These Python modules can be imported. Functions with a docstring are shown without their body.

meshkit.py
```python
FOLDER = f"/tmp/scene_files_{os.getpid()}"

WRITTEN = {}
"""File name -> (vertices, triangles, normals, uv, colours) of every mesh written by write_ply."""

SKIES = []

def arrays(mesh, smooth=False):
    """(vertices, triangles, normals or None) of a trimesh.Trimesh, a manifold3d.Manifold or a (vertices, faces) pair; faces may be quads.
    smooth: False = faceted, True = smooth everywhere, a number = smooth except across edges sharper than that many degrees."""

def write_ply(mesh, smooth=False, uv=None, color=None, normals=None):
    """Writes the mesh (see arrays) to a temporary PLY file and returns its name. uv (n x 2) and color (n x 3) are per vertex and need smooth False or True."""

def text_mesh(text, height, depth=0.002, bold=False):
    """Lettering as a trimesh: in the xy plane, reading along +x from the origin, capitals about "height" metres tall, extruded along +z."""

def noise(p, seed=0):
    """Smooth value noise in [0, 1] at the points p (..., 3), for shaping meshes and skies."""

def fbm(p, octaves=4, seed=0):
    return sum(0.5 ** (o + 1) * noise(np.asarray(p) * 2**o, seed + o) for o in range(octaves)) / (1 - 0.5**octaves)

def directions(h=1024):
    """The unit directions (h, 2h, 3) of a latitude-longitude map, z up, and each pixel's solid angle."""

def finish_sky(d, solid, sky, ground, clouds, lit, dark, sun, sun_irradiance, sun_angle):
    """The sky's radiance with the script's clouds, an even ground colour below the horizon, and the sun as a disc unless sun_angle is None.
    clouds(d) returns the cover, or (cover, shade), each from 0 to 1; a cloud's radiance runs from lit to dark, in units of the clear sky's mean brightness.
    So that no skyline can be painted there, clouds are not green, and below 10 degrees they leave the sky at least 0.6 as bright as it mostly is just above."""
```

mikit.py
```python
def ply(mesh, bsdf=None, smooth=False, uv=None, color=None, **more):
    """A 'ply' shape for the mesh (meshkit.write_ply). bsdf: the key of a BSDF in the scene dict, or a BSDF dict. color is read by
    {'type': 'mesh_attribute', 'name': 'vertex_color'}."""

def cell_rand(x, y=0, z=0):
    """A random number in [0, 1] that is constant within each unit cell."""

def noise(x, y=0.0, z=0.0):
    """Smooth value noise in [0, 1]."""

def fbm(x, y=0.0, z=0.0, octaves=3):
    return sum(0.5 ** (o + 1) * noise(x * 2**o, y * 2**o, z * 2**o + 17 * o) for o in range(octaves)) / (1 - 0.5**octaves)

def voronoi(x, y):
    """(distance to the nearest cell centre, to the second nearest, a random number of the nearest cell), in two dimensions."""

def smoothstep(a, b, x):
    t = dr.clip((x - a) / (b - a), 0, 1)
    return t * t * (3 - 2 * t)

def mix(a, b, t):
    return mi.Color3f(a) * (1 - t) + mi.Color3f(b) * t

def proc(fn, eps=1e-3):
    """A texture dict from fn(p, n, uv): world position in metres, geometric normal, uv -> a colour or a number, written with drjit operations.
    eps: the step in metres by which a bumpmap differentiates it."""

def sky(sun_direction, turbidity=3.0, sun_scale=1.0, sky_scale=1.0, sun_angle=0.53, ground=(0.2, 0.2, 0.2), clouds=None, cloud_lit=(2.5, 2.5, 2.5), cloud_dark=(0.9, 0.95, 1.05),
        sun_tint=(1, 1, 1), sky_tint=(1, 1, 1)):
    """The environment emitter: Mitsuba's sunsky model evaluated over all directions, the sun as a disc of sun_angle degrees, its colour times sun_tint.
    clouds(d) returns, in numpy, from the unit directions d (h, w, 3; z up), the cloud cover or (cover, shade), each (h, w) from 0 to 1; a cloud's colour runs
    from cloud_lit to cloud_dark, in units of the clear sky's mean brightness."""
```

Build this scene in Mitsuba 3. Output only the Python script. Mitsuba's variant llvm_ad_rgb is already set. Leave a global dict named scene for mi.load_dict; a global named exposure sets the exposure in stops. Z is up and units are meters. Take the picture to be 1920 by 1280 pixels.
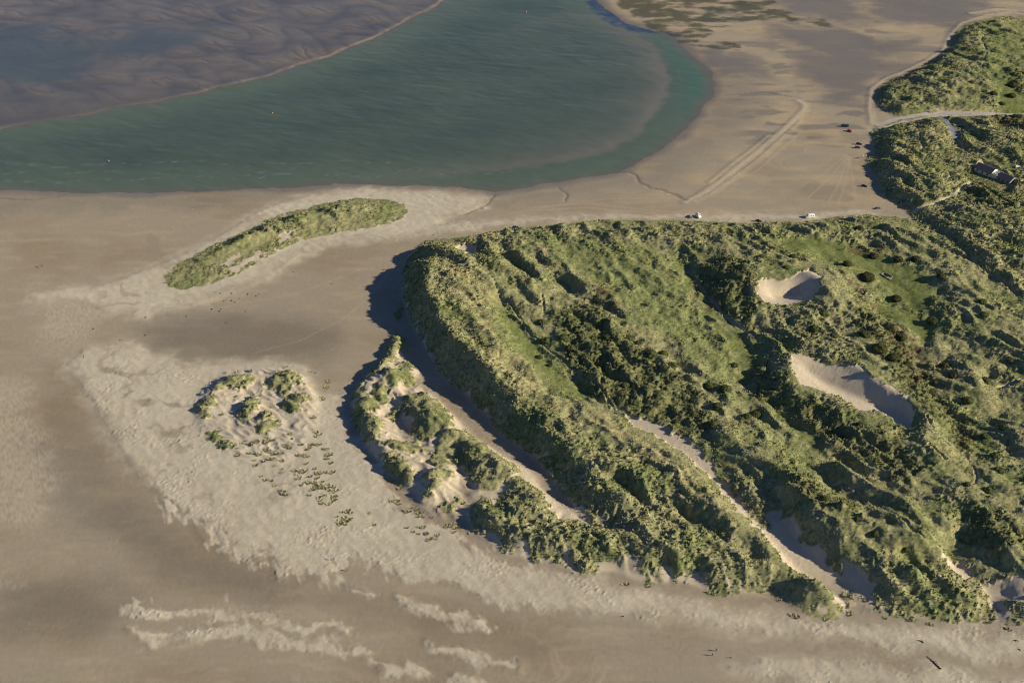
import math
import numpy as np
import trimesh
import manifold3d as m3
import shapely
import drjit as dr
import mitsuba as mi
import mikit
import meshkit
from scipy import ndimage, sparse, spatial
from scipy.sparse import linalg as splinalg

T = mi.ScalarTransform4f
scene, labels = {}, {}

# ---------------------------------------------------------------- camera, sky, exposure
PITCH, EYE = math.radians(33.0), (0.0, 0.0, 460.0)
scene['camera'] = {'type': 'perspective', 'fov': 40.0, 'fov_axis': 'x', 'near_clip': 1.0, 'far_clip': 9000.0,
    'to_world': T().look_at(origin=list(EYE), target=[0, math.cos(PITCH) * 100, EYE[2] - math.sin(PITCH) * 100], up=[0, 0, 1])}
SUN = (0.91, -0.155, 0.385)
scene['sky'] = mikit.sky(SUN, turbidity=3.0, sun_tint=(0.92, 1.07, 1.31), sky_scale=0.36, sky_tint=(0.8, 0.95, 1.4), ground=(0.2, 0.19, 0.16))
exposure = 2.6


# outlines and height lines of the place, in metres (x right, y away, z up)
POLY={
'DUNE':[[(-57.5,831.4),(-31.4,836.6),(4.7,848.7),(23.1,852.5),(63.7,860.3),(117.8,859.5),(166.2,855.6),(195.6,855.6),(216.5,861.8),(242.2,868.1),(266.5,865.8),(278.9,858.7),(276.7,872.9),(271.1,885.8),(265,897.3),(265.6,924.4),(265.2,944.7),(263.7,958.3),(273.9,964.8),(276.2,986.4),(278.7,1005.9),(292.1,1019.9),(308.5,1027),(341.9,1034.1),(381,1033.1),(406.4,1033.1),(546.1,1033.1),(297.8,427.7),(250.1,457.9),(233.4,466.3),(229,467.7),(224,471.5),(217.6,473.2),(208.1,469.1),(192.5,470.8),(180.8,473.2),(167.6,476.7),(156,480.2),(147.2,473.2),(144.1,473.9),(132.4,477),(125.4,487.3),(120.2,489.4),(109.1,486.5),(92.5,488),(80.7,495.2),(70.6,494.9),(58,495.2),(48.5,504.1),(32.2,498.9),(18.7,509.4),(4.4,511.3),(-5.9,515.1),(-14.4,526.8),(-21.1,532.7),(-24.6,542.9),(-31.9,538.8),(-43,547),(-51.7,557.5),(-58.6,571.3),(-67.1,581.6),(-76.9,597.6),(-82.5,611.8),(-87.9,628.9),(-91.6,649.3),(-85.9,666.8),(-79.1,677.8),(-74.4,692.9),(-72.9,712.1),(-70.9,724.1),(-65.2,707.4),(-62.2,689),(-55.3,678.9),(-52.1,665.2),(-35.7,636.5),(-25.7,621.5),(-15.8,607),(-1.4,592),(14,581.6),(17.5,574.4),(12.4,569.6),(21.8,557.5),(27.9,553.3),(34.7,540.8),(38.6,539.2),(34.2,548.3),(28.1,558.4),(19.4,574.4),(15.5,586.5),(5.7,600.4),(-8.7,616.6),(-12.7,627.9),(-20,640.5),(-31.3,657.7),(-43.4,675.6),(-50.5,694.7),(-59.7,722.3),(-68.7,755.4),(-71.5,783.2),(-70.1,803.9),(-64.1,821.1)],
[(547.8,1037.2),(408.3,1039.3),(382.5,1038.3),(343.5,1040.4),(307.5,1032.1),(299.5,1041.4),(294.6,1058.3),(297.3,1076.7),(306.6,1099),(323.3,1113.9),(346.1,1133.8),(367.2,1158.1),(387.3,1186.9),(400.3,1218.3),(414.3,1240),(437.8,1253.8),(456.9,1263.7),(474.7,1256.7),(623.8,1222.3)],
[(-224.9,783.2),(-219.7,798.3),(-208.4,812.5),(-193.9,830.7),(-178.4,846.4),(-171.1,858.7),(-156.2,871.3),(-135.3,883.3),(-113.7,893.1),(-90.9,892.3),(-76.4,885),(-72.2,871.3),(-79,857.2),(-94.9,849.5),(-116,841.9),(-143.4,829.2),(-161.7,807.5),(-176,787.3),(-191,774.4),(-208.2,766.5),(-220.4,771.1)],
[(-177.3,633.9),(-177.3,654.6),(-169.2,669),(-151.9,676.7),(-130.4,677.8),(-116.4,665.2),(-108.2,646.7),(-105.9,621.5),(-111.1,597.6),(-123.4,583.8),(-141,588.4),(-157.5,602.3),(-170.2,616.6)],
[(-72.1,741.1),(-70.5,757),(-67.2,738),(-69.2,728.7),(-71.9,728.7)]],
'BARE':[[(-38.7,810.4),(-35.4,816.9),(-27.5,814.7),(-23.5,809),(-18.1,797.6),(-24.3,796.2),(-33.2,803.3)],
[(148.6,738.2),(153.6,752.2),(157.1,757.4),(169.3,756.7),(176.6,760.6),(186.2,771.2),(192.5,761.3),(190.9,749),(183.2,735.1),(174.4,731.9),(163.2,733.2)],
[(159.8,677.1),(168.4,674.9),(178.7,667.2),(188.8,664.5),(198.1,660.7),(201.6,650.1),(209.4,640.7),(213.9,634.6),(218.5,620.6),(211.7,602.7),(206.5,612.7),(202.4,622.5),(186.3,622),(181,635.6),(164.4,641.8),(159.5,648),(159.1,661.8)],
[(56,631.1),(64.4,624.6),(82.4,613.3),(94,600),(102.6,587.9),(107.6,572.2),(111.5,559.2),(117.7,545.3),(124,534.2),(130.3,532.2),(135.6,524.3),(140.4,506.9),(148.3,497.6),(155.9,484.9),(156.7,474),(152.7,478.9),(146.4,491),(137.2,500.6),(130,505.8),(125.9,520.3),(116.7,538.3),(106.3,557),(97.6,576.6),(88.7,590.2),(78.5,601.8),(65.1,614.8)],
[(158.6,507.3),(165.5,503.5),(168.7,492.4),(167.3,476.4),(157.1,474.7),(154,490.6)],
[(220.1,493.7),(229.2,494.8),(243.8,493),(239.4,478.7),(228.1,482.2),(226.1,463.2),(221.6,475.2),(221.6,487.6)],
[(-68.9,723.8),(-62.7,707.1),(-58,687),(-49.3,670.4),(-32.8,638.7),(-20.5,623.7),(-8.6,606.7),(8.5,593.6),(19.6,581.3),(22.1,572.4),(28.6,559.4),(37.4,542.7),(33.3,538.6),(25.6,548.9),(16.4,559.4),(6.9,572.4),(-4.2,583.6),(-15.7,598.2),(-26.1,613.9),(-36,628.6),(-51,656.9),(-57.3,675.8),(-63.8,689.8)],
[(-65.1,676.8),(-56.5,663.2),(-50.1,657.9),(-43.6,647.3),(-51.2,648.9),(-57.4,652.6),(-61.2,664.8)],
[(-79.8,649.9),(-70.1,652.6),(-64.2,642.2),(-66,624.5),(-58.2,617.2),(-53.1,605.1),(-61.5,602.8),(-69.2,609.9),(-74.8,624.5),(-73.7,637.1)],
[(-51.9,609.9),(-37.3,606.1),(-30,600.4),(-30.9,586.6),(-44.7,582),(-53.5,588.8),(-58.4,598.1)],
[(-32.2,582.7),(-22.6,591.8),(-20.8,573.7),(-16.4,560.7),(-21.6,550.1),(-30,560.7),(-33.2,571.5),(-27.8,576)],
[(-46.2,557.3),(-30.1,561.5),(-21.5,548.9),(-21.1,532.5),(-29.3,538.6),(-40.1,542.7)],
[(-15.3,575.3),(-1.4,570.9),(-4.1,557.9),(-9.4,551.6),(-15,560.1)],
[(19,555.8),(26.9,549.5),(34.6,540),(26.5,537.2),(18.8,545.3)],
[(204.5,512.4),(214.6,506.7),(218.7,498.5),(211.6,495.6),(206,503)],
[(-185.1,790.7),(-176.5,801.8),(-169.1,810.4),(-165.8,816.8),(-162.7,812.5),(-170.8,799),(-180.9,786.6)],
[(-157.3,832.2),(-149,840.5),(-144.9,842),(-147.7,835.9),(-154.2,825.6)],
[(-191,794.9),(-182.9,808.9),(-179.1,811.8),(-179.6,806.1),(-187.2,793.5)],
[(-170.4,634.5),(-168.2,647.3),(-159.7,659.4),(-149.7,663.2),(-134,660.5),(-120.8,652.6),(-114.1,634.5),(-116.6,619.6),(-125.9,602.8),(-136.7,598.1),(-152.1,605.1),(-162.4,614.7)],
[(128.3,544.2),(135.2,544.2),(139.2,532.8),(144,520.1),(150.5,513.2),(154.4,502.6),(158.8,491.6),(160.8,479.4),(156.8,474.5),(153.7,480.8),(145.7,496.7),(133.8,507.1),(128,528.8)]],
'BRIGHT':[[(-13.2,739.1),(-3.3,736),(8,708.7),(21.6,677.2),(34.8,655.5),(43.2,642.4),(38.4,634.7),(24,647.6),(12.2,666.2),(0,694.1),(-8.1,717.6)],
[(112.3,791),(117.6,760.8),(127.5,732.2),(136.5,714),(141.6,693.5),(143.4,673.9),(132,647.1),(128.8,668.4),(127,702.2),(117.7,732.2),(111.2,764.1)],
[(175.2,817.6),(203.1,824.9),(221.5,810.4),(238.3,806.8),(255.2,789.3),(262.4,762.4),(259.3,736.8),(246.3,730.6),(239.2,749.4),(230.2,769),(219.4,782.4),(202.6,803.3),(178.2,803.3)],
[(225.9,749.4),(242.2,733.7),(251.6,712.4),(245.6,694.9),(233.9,712.4),(223.8,724.5)],
[(149.3,625.4),(161.4,610.7),(169.3,591.9),(158,591.9),(149.4,608.3)],
[(401.3,1090.9),(415.7,1102.2),(417.6,1057.9),(409.8,1032.7),(385.7,1036.8)],
[(302.3,947.3),(323.8,931.3),(324.9,920.8),(310.5,925.1)],
[(345.8,954),(369.6,940.4),(371.5,927.1),(356.6,922.8)],
[(101.3,803.3),(113.8,789.3),(117.7,762.4),(110.7,759.1),(102.8,782.4)],
[(287,665.5),(295.4,662.8),(292.1,652.1),(280.8,654.7)]],
'STRAW':[[(-44.3,780.6),(-20.5,780.6),(-6.6,741.2),(-9.5,704.6),(0,676),(15,654.3),(29.3,628.4),(40.5,618.5),(54.7,613.6),(62.7,604),(45.8,608.8),(25.9,613.6),(8.9,636),(-9.1,665),(-22.2,704.6),(-36.1,741.2)],
[(37.6,616.3),(68.5,604.3),(84.1,587.9),(100.1,557),(114.4,524.2),(126.3,501.2),(117.3,508.7),(99.8,532.1),(82,565.6),(61.3,583.4)],
[(169.2,512.5),(189.7,512.5),(204.4,504.9),(203.2,495.6),(187.9,504.9),(171.8,501.2)],
[(231.7,595.9),(243.6,577.6),(234.8,555.8),(223.5,564.4),(220.9,586.6)]],
'SCRUB':[[(27.6,726.6),(46,739),(60.9,714.4),(75.2,691),(91.3,663.3),(105.4,626.9),(107.7,597.9),(88.4,602.6),(69.5,617),(50.3,637),(36.5,663.3),(28.3,696.8)],
[(119.8,782.4),(140.8,785.8),(154.3,772.3),(147.5,736.7),(145.1,697.6),(135.6,721.3),(124.9,739.8),(117.5,755.8)],
[(211.9,747),(226.3,722.1),(232.3,692.6),(235.3,654),(243.8,618.4),(250.3,589.9),(235,585.3),(225.2,613.5),(216.5,638.4),(211.6,670.2),(207.6,710.1)],
[(131.4,666.2),(147.6,671.6),(157.2,655.5),(159.7,634.7),(174.5,619.7),(193.7,600.5),(180.4,591.2),(165.2,600.5),(151.3,619.7),(139.7,639.8)],
[(249.5,949.4),(249.8,931.5),(251.9,922.8),(246.3,914.2)],
[(341.8,912.1),(361,887),(348.9,847.4),(327.8,863),(315.8,887)],
[(136.6,583.4),(153,565.6),(170.5,544.4),(176.8,524.2),(157.5,532.1),(140.6,557)],
[(184.2,611.5),(202.9,592.6),(218.5,565.6),(201.1,561.3),(183.1,578.9)],
[(228.5,541.4),(240.9,529.3),(239.2,506),(226.5,506),(216.8,517.5)],
[(415.9,1125.4),(433.1,1107.9),(421,1068.7),(406.3,1085.3)],
[(380.9,1034.7),(409.8,1032.7),(400.2,1001.4),(385.2,1006.3),(376.2,1018.4)]],
'BROWN':[[(228.4,716.8),(240.2,699.1),(241.1,670.9),(226.9,644.3),(222.9,665.5),(221.5,693.3)],
[(219.4,817.6),(243.9,816.2),(241.1,803.3),(223.3,801.9)],
[(215.9,766.5),(220.2,747),(221.8,731.3),(214.9,737.5),(212.2,756.6)],
[(372.9,1021.4),(403.3,1018.4),(399.7,1006.3),(377.4,1008.3)],
[(239.9,614.2),(248.8,604.6),(242.1,590.5),(232.1,595.2)],
[(48.9,766.5),(66.2,747),(66.3,722.1),(52.5,737.5)],
[(116.7,767.4),(124.1,744.7),(135.7,720),(131.8,715.2),(121.7,738.4),(115.6,757.5)]],
'WATER':[[(-443.7,904),(-368.2,907.4),(-329.2,904.9),(-278.1,904),(-227.5,907.4),(-177.2,912.5),(-126.4,916.8),(-85,916.8),(-46.3,914.2),(-21.1,909.9),(-12.6,905.7),(5,911.6),(31,920.2),(57.4,928.9),(73.6,938.5),(87.1,946.6),(105.7,964.8),(121.7,989.3),(135.9,1015.8),(147.7,1039.3),(161.2,1071.1),(170.5,1101.1),(167,1132.5),(158.2,1164),(151.3,1188),(143,1215.4),(126.2,1227.4),(104.8,1247.9),(90.4,1280.5),(77.8,1309.9),(63.8,1372.2),(46.1,1512.6),(-46.1,1512.6),(-52.6,1356.2),(-62.9,1309.9),(-92.7,1260.5),(-121.5,1211.4),(-150.1,1176.5),(-207.6,1120.7),(-247.9,1093.2),(-274.2,1076.6),(-313.5,1057.1),(-351.1,1036.2),(-401.3,1015.8),(-476.9,994.2)]],
'SHOAL':[[(-138.9,914.2),(-138,1057.1),(-74.2,1160.3),(0,1238.3),(50.2,1280.5),(98.6,1252.1),(120.6,1206.1),(131,1172.8),(133.7,1112.6),(123.8,1062.5),(105.1,1012.8),(76.9,974.1),(39.9,955.6),(-3.9,943),(-43,931.5)]],
'POOL':[[(-493.2,1222.3),(-439.1,1235.9),(-397.8,1209),(-364.3,1170.5),(-365.8,1122),(-385,1093.3),(-424.8,1093.3),(-453.2,1099)],
[(-372.2,1202.5),(-307.3,1235.9),(-261.1,1222.3),(-309.6,1176.8),(-351.9,1158.1)]],
'DRY2':[[(-360.4,678.9),(-293.3,662.5),(-276.5,657.2),(-260.2,626.4),(-250.7,597.6),(-241.6,574.9),(-229,549.1),(-239.6,538.8),(-253.7,532.7),(-305.1,528.8)],
[(-301.9,756.7),(-261.5,769.8),(-253.6,737.7),(-259,707.4),(-268.7,695.8),(-288,719.3)],
[(-305.1,528.8),(-246.6,509.4),(-242,494.5),(-297.9,509.4)]],
'WET2':[[(111.6,912.4),(135.7,956.5),(185,1023.9),(208.2,1065.8),(206.1,1110.4),(176.1,1122),(167.5,1087.7),(147.7,1029),(126.5,984.5),(103,947.4),(90.5,938.5),(100.4,916.7)],
[(-11.4,894),(30.8,910.7),(73.9,925.3),(93.7,929.7),(96.6,916.7),(53.3,899.8),(15.2,894),(-7.5,887.4)],
[(-442.8,902.3),(-366.5,902.3),(-270.3,898.9),(-183.8,905.6),(-130.3,907.3),(-181.2,889),(-246.8,877.7),(-322,879.3),(-357,871.3),(-428.5,863.4)],
[(-263.2,621.5),(-238.1,592.9),(-207.9,561.8),(-186.8,540.8),(-164.9,524.8),(-138.7,509.4),(-111.4,498.2),(-120.5,490.9),(-146.9,498.2),(-175.5,513.2),(-207.1,536.8),(-236.4,566.1)],
[(-242,494.5),(-213.7,501.9),(-180.7,490.9),(-186.4,473.2),(-219.8,469.7),(-233.4,466.3)],
[(-219.4,731.5),(-177.9,737.7),(-131,731.5),(-102.3,707.4),(-112.5,684.5),(-138.3,690.1),(-176,690.1),(-209.2,698.7)]],
'DAMP':[[(-268.8,678.9),(-242.1,641.6),(-220.5,602.3),(-198.9,570.5),(-180.5,549.1),(-163.8,532.7),(-139.3,513.2),(-111.2,496.3),(-80.1,489.1),(-49.4,478.4),(-63.8,473.2),(-99.5,483.7),(-135.5,490.9),(-169.5,509.4),(-201.8,536.8),(-230.5,574.9),(-257.4,621.5)],
[(-241.5,492.7),(-217.8,498.2),(-195.7,490.9),(-179,483.7),(-184.8,466.3),(-207.3,459.6),(-232.4,463)],
[(-64.9,487.3),(-14.8,476.7),(21.8,463),(9.5,449.7),(-26.5,459.6),(-58.9,473.2)],
[(210.6,916.7),(230.7,910.7),(242.6,894),(237.2,885.8),(215.4,889.9),(205.9,900.6)],
[(-216.8,719.3),(-176.8,731.5),(-130.2,725.3),(-102.3,707.4),(-113.1,690.1),(-144.7,691.2),(-176.5,692.9),(-209.8,701.6)]],
'TUFTY':[[(-69.7,803.3),(-45.9,817.7),(-21.3,825),(14.3,831),(114.9,836.2),(230.5,840),(265.7,836.2),(258.6,821.3),(190.7,817.7),(113,817.7),(49.4,817.7),(14.1,817.7),(-18.6,768.9),(-32.9,742.9),(-25.4,706.1),(-9.2,671.9),(8.9,640),(28.9,615),(48,595.9),(75.1,582.1),(97.9,539.1),(121,500),(126.8,489.1),(71.8,485.5),(30,492.7),(-7.6,507.6),(-23.6,530.9),(-2.8,577.6),(11.2,591.2),(-17.5,624.8),(-43,671.9),(-65.9,742.9)],
[(256.9,893.3),(260.2,945.3),(280.4,1001.9),(308.7,1016.9),(400.4,1016.9),(449.5,945.3),(377.9,747.8),(311.6,747.8),(292.8,801.5),(275.6,845.6)],
[(289.8,1045),(301.7,1099.8),(382.6,1171.8),(410.7,1224),(426.2,1210.6),(375.7,1111.3),(339.6,1039.7)],
[(100.9,587.9),(143.2,540.3),(161.7,501.2),(202.2,501.2),(239.2,490.1),(229.7,458.8),(155.2,469),(135.2,493.8),(117.2,544.4)],
[(155.2,724.2),(195.2,730.3),(200.2,661.1),(160.4,677.5)]],
'GREEN':[[(10.6,814),(49.7,821.3),(100.9,799.7),(110.5,759),(119.5,721.3),(132.5,674.9),(125.1,642.9),(104.8,674.9),(78,727.4),(47.2,765.6),(24.3,799.7)],
[(167.1,823.1),(227.5,823.1),(263.2,794.5),(265.3,735.2),(249.7,699.1),(234.4,729),(214.1,774),(170.3,798)],
[(126.3,610.1),(148.5,605.3),(166.9,582.1),(152.6,564.4),(133.5,582.1)],
[(226.8,610.1),(251.5,595.9),(240.2,555.8),(220.8,564.4)],
[(-9.9,746.1),(25.1,691.8),(44.7,642.9),(29.6,637.7),(6.2,674.9),(-12.9,721.3)],
[(421.4,1210.6),(464.5,1210.6),(410.2,1034.5),(387.9,1045),(400.2,1134.9)]],
'DRY':[[(-152.1,897.3),(-99.9,909.9),(-42,902.3),(-13.3,894),(-20.6,880.9),(-48,861.8),(-65.2,840.4),(-93.4,831.4),(-114.6,827.7),(-140.9,809.6),(-157.7,779.8),(-178.7,761.9),(-202.4,745.2),(-227.3,737.7),(-251,740.2),(-270.9,753.5),(-301.9,756.7),(-304.2,764.5),(-261.8,771.1),(-236.1,793.5),(-215.9,814.6),(-195.5,840.4),(-178.5,871.3)],
[(-261,678.9),(-253.6,698.7),(-232.8,704.5),(-211.2,692.9),(-190.6,684.5),(-174.8,683.3),(-144.1,686.7),(-121.2,678.9),(-109.1,654.6),(-93.8,653),(-90.7,621.5),(-72.9,583.8),(-54,551.2),(-29,530.7),(-7.7,513.2),(35.5,498.2),(84.6,484.4),(132.2,471.5),(232.4,463),(305.5,446.5),(294.1,418.6),(226.4,443.3),(177.2,454.6),(130.4,461.3),(83.1,470.4),(34.5,476.7),(-2.5,481.9),(-27.7,494.5),(-50.9,501.9),(-66.7,508.6),(-82.1,508.6),(-91.6,501.9),(-107.8,508.6),(-119.3,517),(-136.8,528.8),(-151.7,538.8),(-167.5,551.2),(-181,563.9),(-194.9,577.1),(-210.5,602.3),(-227.6,631.4),(-240.9,654.6)],
[(-72.2,836.6),(-21.9,849.5),(51.6,861.8),(121.7,861.8),(199.2,861.8),(252.6,869.7),(238.2,872.1),(200.2,867.3),(122.4,868.1),(51.9,868.1),(-22.1,858.7),(-58.5,851.8)],
[(307.4,1025.9),(342.7,1037.2),(383.1,1040.4),(381.9,1036.2),(338.4,1032.1),(305.5,1017.9),(282.4,1007.9),(283.7,1013.8)],
[(-179.8,481.6),(-143.7,480.9),(-120.7,476.7),(-97.9,471.5),(-75.4,467),(-75,463),(-97.3,467),(-119.9,471.5),(-142.9,476.7),(-164.5,473.9),(-177.4,476.7)],
[(-176.7,468),(-165,464.6),(-156.7,459.6),(-145.9,466.3),(-134.4,470.4),(-116.6,465.7),(-81.8,457.9),(-62.1,452.3),(-64.1,448.1),(-95.6,453),(-115.4,457.9),(-135.4,462.3),(-150.8,454.6),(-163,455.6),(-174.3,463)],
[(-116.2,513.9),(-107.5,516.2),(-97.4,507.5),(-86.7,503.7),(-81,498.2),(-88.3,495.2),(-99.5,503.7),(-107,502.6),(-111.4,498.2)],
[(-180.1,559.6),(-170.6,553.3),(-169.9,542.9),(-174.6,549.1)],
[(-160.5,542.9),(-150,536.8),(-145.3,524.8),(-150.5,524.8),(-155.9,532.7)],
[(-147.4,536.8),(-139.4,528.8),(-134.5,515.1),(-141.3,517),(-144.8,526.8)],
[(-137.4,532.7),(-125,520.9),(-118.1,509.4),(-126.1,511.3),(-132.8,520.9)],
[(-80.9,496.3),(-70.6,494.5),(-66.3,489.1),(-75.3,490.9)],
[(-55.1,489.1),(-39.8,483.7),(-29.6,476.7),(-14.7,471.5),(-9.7,466.3),(-22,469.7),(-39.3,474.9),(-52.1,481.9)],
[(-38.6,459.6),(-21.5,454.6),(-7.1,448.1),(4.7,440.1),(-4.7,441.7),(-18.9,446.5),(-35.8,453)],
[(94.3,443.3),(128.2,448.1),(174.5,443.3),(223.5,433.8),(282.7,418.6),(220.7,424.6),(125.2,430.7)],
[(-61.6,446.5),(-47.3,444.9),(-37.5,439.5),(-46.7,435.4),(-58.7,439.5)],
[(-27,439.5),(-17.6,438.2),(-12.7,429.2),(-20.8,430.1)],
[(2.4,449.1),(5.9,444.9),(3.5,439.5),(1.2,443.3)]],
'WET':[[(154.8,1176.8),(174.3,1183.1),(203.8,1158.1),(207.8,1122),(170.2,1110.4),(165.3,1145.8)],
[(240.1,1242.7),(263.4,1235.9),(308.1,1215.7),(362.7,1202.5),(345.6,1170.5),(296.4,1158.1),(255.5,1189.5),(230.1,1209)],
[(247.5,1170.5),(281.4,1176.8),(316.2,1164.2),(338.4,1139.8),(309.1,1110.4),(289.7,1082.2),(275.4,1055.1),(262.3,1076.7),(243.9,1122)],
[(346.1,1402.5),(400.2,1402.5),(444.2,1307.4),(442,1263.7),(398.3,1229.1),(362.6,1242.7),(340.8,1278)],
[(238,1402.5),(318.2,1369.6),(323.7,1292.6),(334.7,1249.7),(294,1242.7),(260.6,1278)]],
'ALGAE':[[(97,1307.4),(110.3,1353.6),(178.6,1353.6),(247.4,1322.5),(254.5,1270.8),(215.6,1242.7),(179.7,1229.1),(171.1,1196),(145.9,1206.4),(124.2,1233.2),(114.2,1263.7)],
[(161.3,1193.4),(180.6,1196),(206.7,1189.5),(202,1179.3),(173.5,1176.8),(162.5,1183.1)],
[(223.6,1299.9),(268.7,1266.5),(303.8,1242.7),(292.7,1235.9),(251,1249.7),(219.5,1270.8)]],
'BLUEPOOL':[[(71.7,1372.1),(114.7,1340.4),(116.6,1294.9),(130.1,1245),(128.6,1221.9),(106.8,1227.3),(84.3,1260.4),(69.6,1309.8)]],
'FLAT':[[(-517.1,992.2),(-400.5,1013.8),(-350.4,1034.1),(-312.9,1055.1),(-273.7,1074.5),(-247.4,1091.1),(-207.2,1118.5),(-149.8,1174.2),(-121.3,1209),(-92.5,1258.1),(-62.8,1307.4),(-52.5,1353.6),(-46,1509.6),(-724.3,1509.6)]],
'DARKPATCH':[[(-239,677.8),(-231.5,678.9),(-221.8,670.6),(-219.4,666.8),(-226.8,672.3),(-236.4,673.4)],
[(-210.7,645.7),(-203.1,647.8),(-200.8,641.6),(-207.1,639)],
[(-198.1,645.7),(-188.5,642.6),(-184.8,639),(-194,640.5)],
[(-192,616.6),(-179.4,619),(-177,614.2),(-187.9,610.8)],
[(-220.6,651.9),(-217.8,659.9),(-217,649.3),(-219.4,646.7)],
[(-248,840.4),(-240.8,840.4),(-234.3,818.2),(-240.1,803.9)],
[(-207.6,867.3),(-190.3,875.3),(-187.6,869.7),(-202.9,861.8)],
[(210.6,916.7),(231,912.4),(243,895.6),(237.5,887.4),(215.6,891.5),(206.1,902.3)],
[(254.5,1013.8),(268.1,999),(274.9,992.2),(262.2,990.3),(254.3,1002)]],
'LOOSE':[[(-78,723.9),(-62.8,714.9),(-49.3,672.1),(-25.8,622.7),(-7.1,596.4),(6.2,582.7),(3.3,572.9),(-8.8,564.1),(-21.2,558.1),(-23.5,540.6),(-42.3,533.7),(-88.5,571.5),(-100.6,661.2)],
[(-190.5,683.9),(-106.2,683.9),(-94.3,574.4),(-169.2,574.4)]],
'VEGL':[[(-169.1,652.4),(-166.4,659.8),(-161.4,666.2),(-151,666.2),(-147.2,661.4),(-150.7,656.6),(-156.3,654),(-162.8,656.6),(-166.8,651.3)],
[(-139.8,658.7),(-134,667.3),(-129.5,672.8),(-121,666.2),(-119.8,656.6),(-123.8,659.8),(-124.8,653.4),(-133,653.4),(-137.1,654.5)],
[(-131.5,653.4),(-125.9,650.3),(-128.4,646.6)],
[(-128,645.6),(-122.3,648.2),(-113.2,647.2),(-112.6,642.5),(-118.4,640.4),(-116,631.3),(-122.1,632.3),(-128.7,633.3),(-127.3,640.4)],
[(-152.2,630.8),(-150.1,643),(-144.1,647.2),(-141.1,636.9),(-144.4,624.3),(-150.3,625.8)],
[(-140.6,625.8),(-135.9,632.3),(-131.6,626.8),(-136.7,623.3)],
[(-140.3,618.4),(-131,624.3),(-127.8,620.9),(-134.2,614.5),(-138.7,613.6)],
[(-175.3,638.9),(-172.8,644.6),(-166.8,646.6),(-165.3,641.5),(-170.1,636.4),(-167.4,628.3),(-170.6,627.8),(-174.8,633.3)],
[(-166.4,614.5),(-159.5,615),(-157.3,608.8),(-161,606.9)],
[(-158.7,604),(-152.3,606.4),(-150.2,600.7),(-154.8,599.3)],
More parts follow.
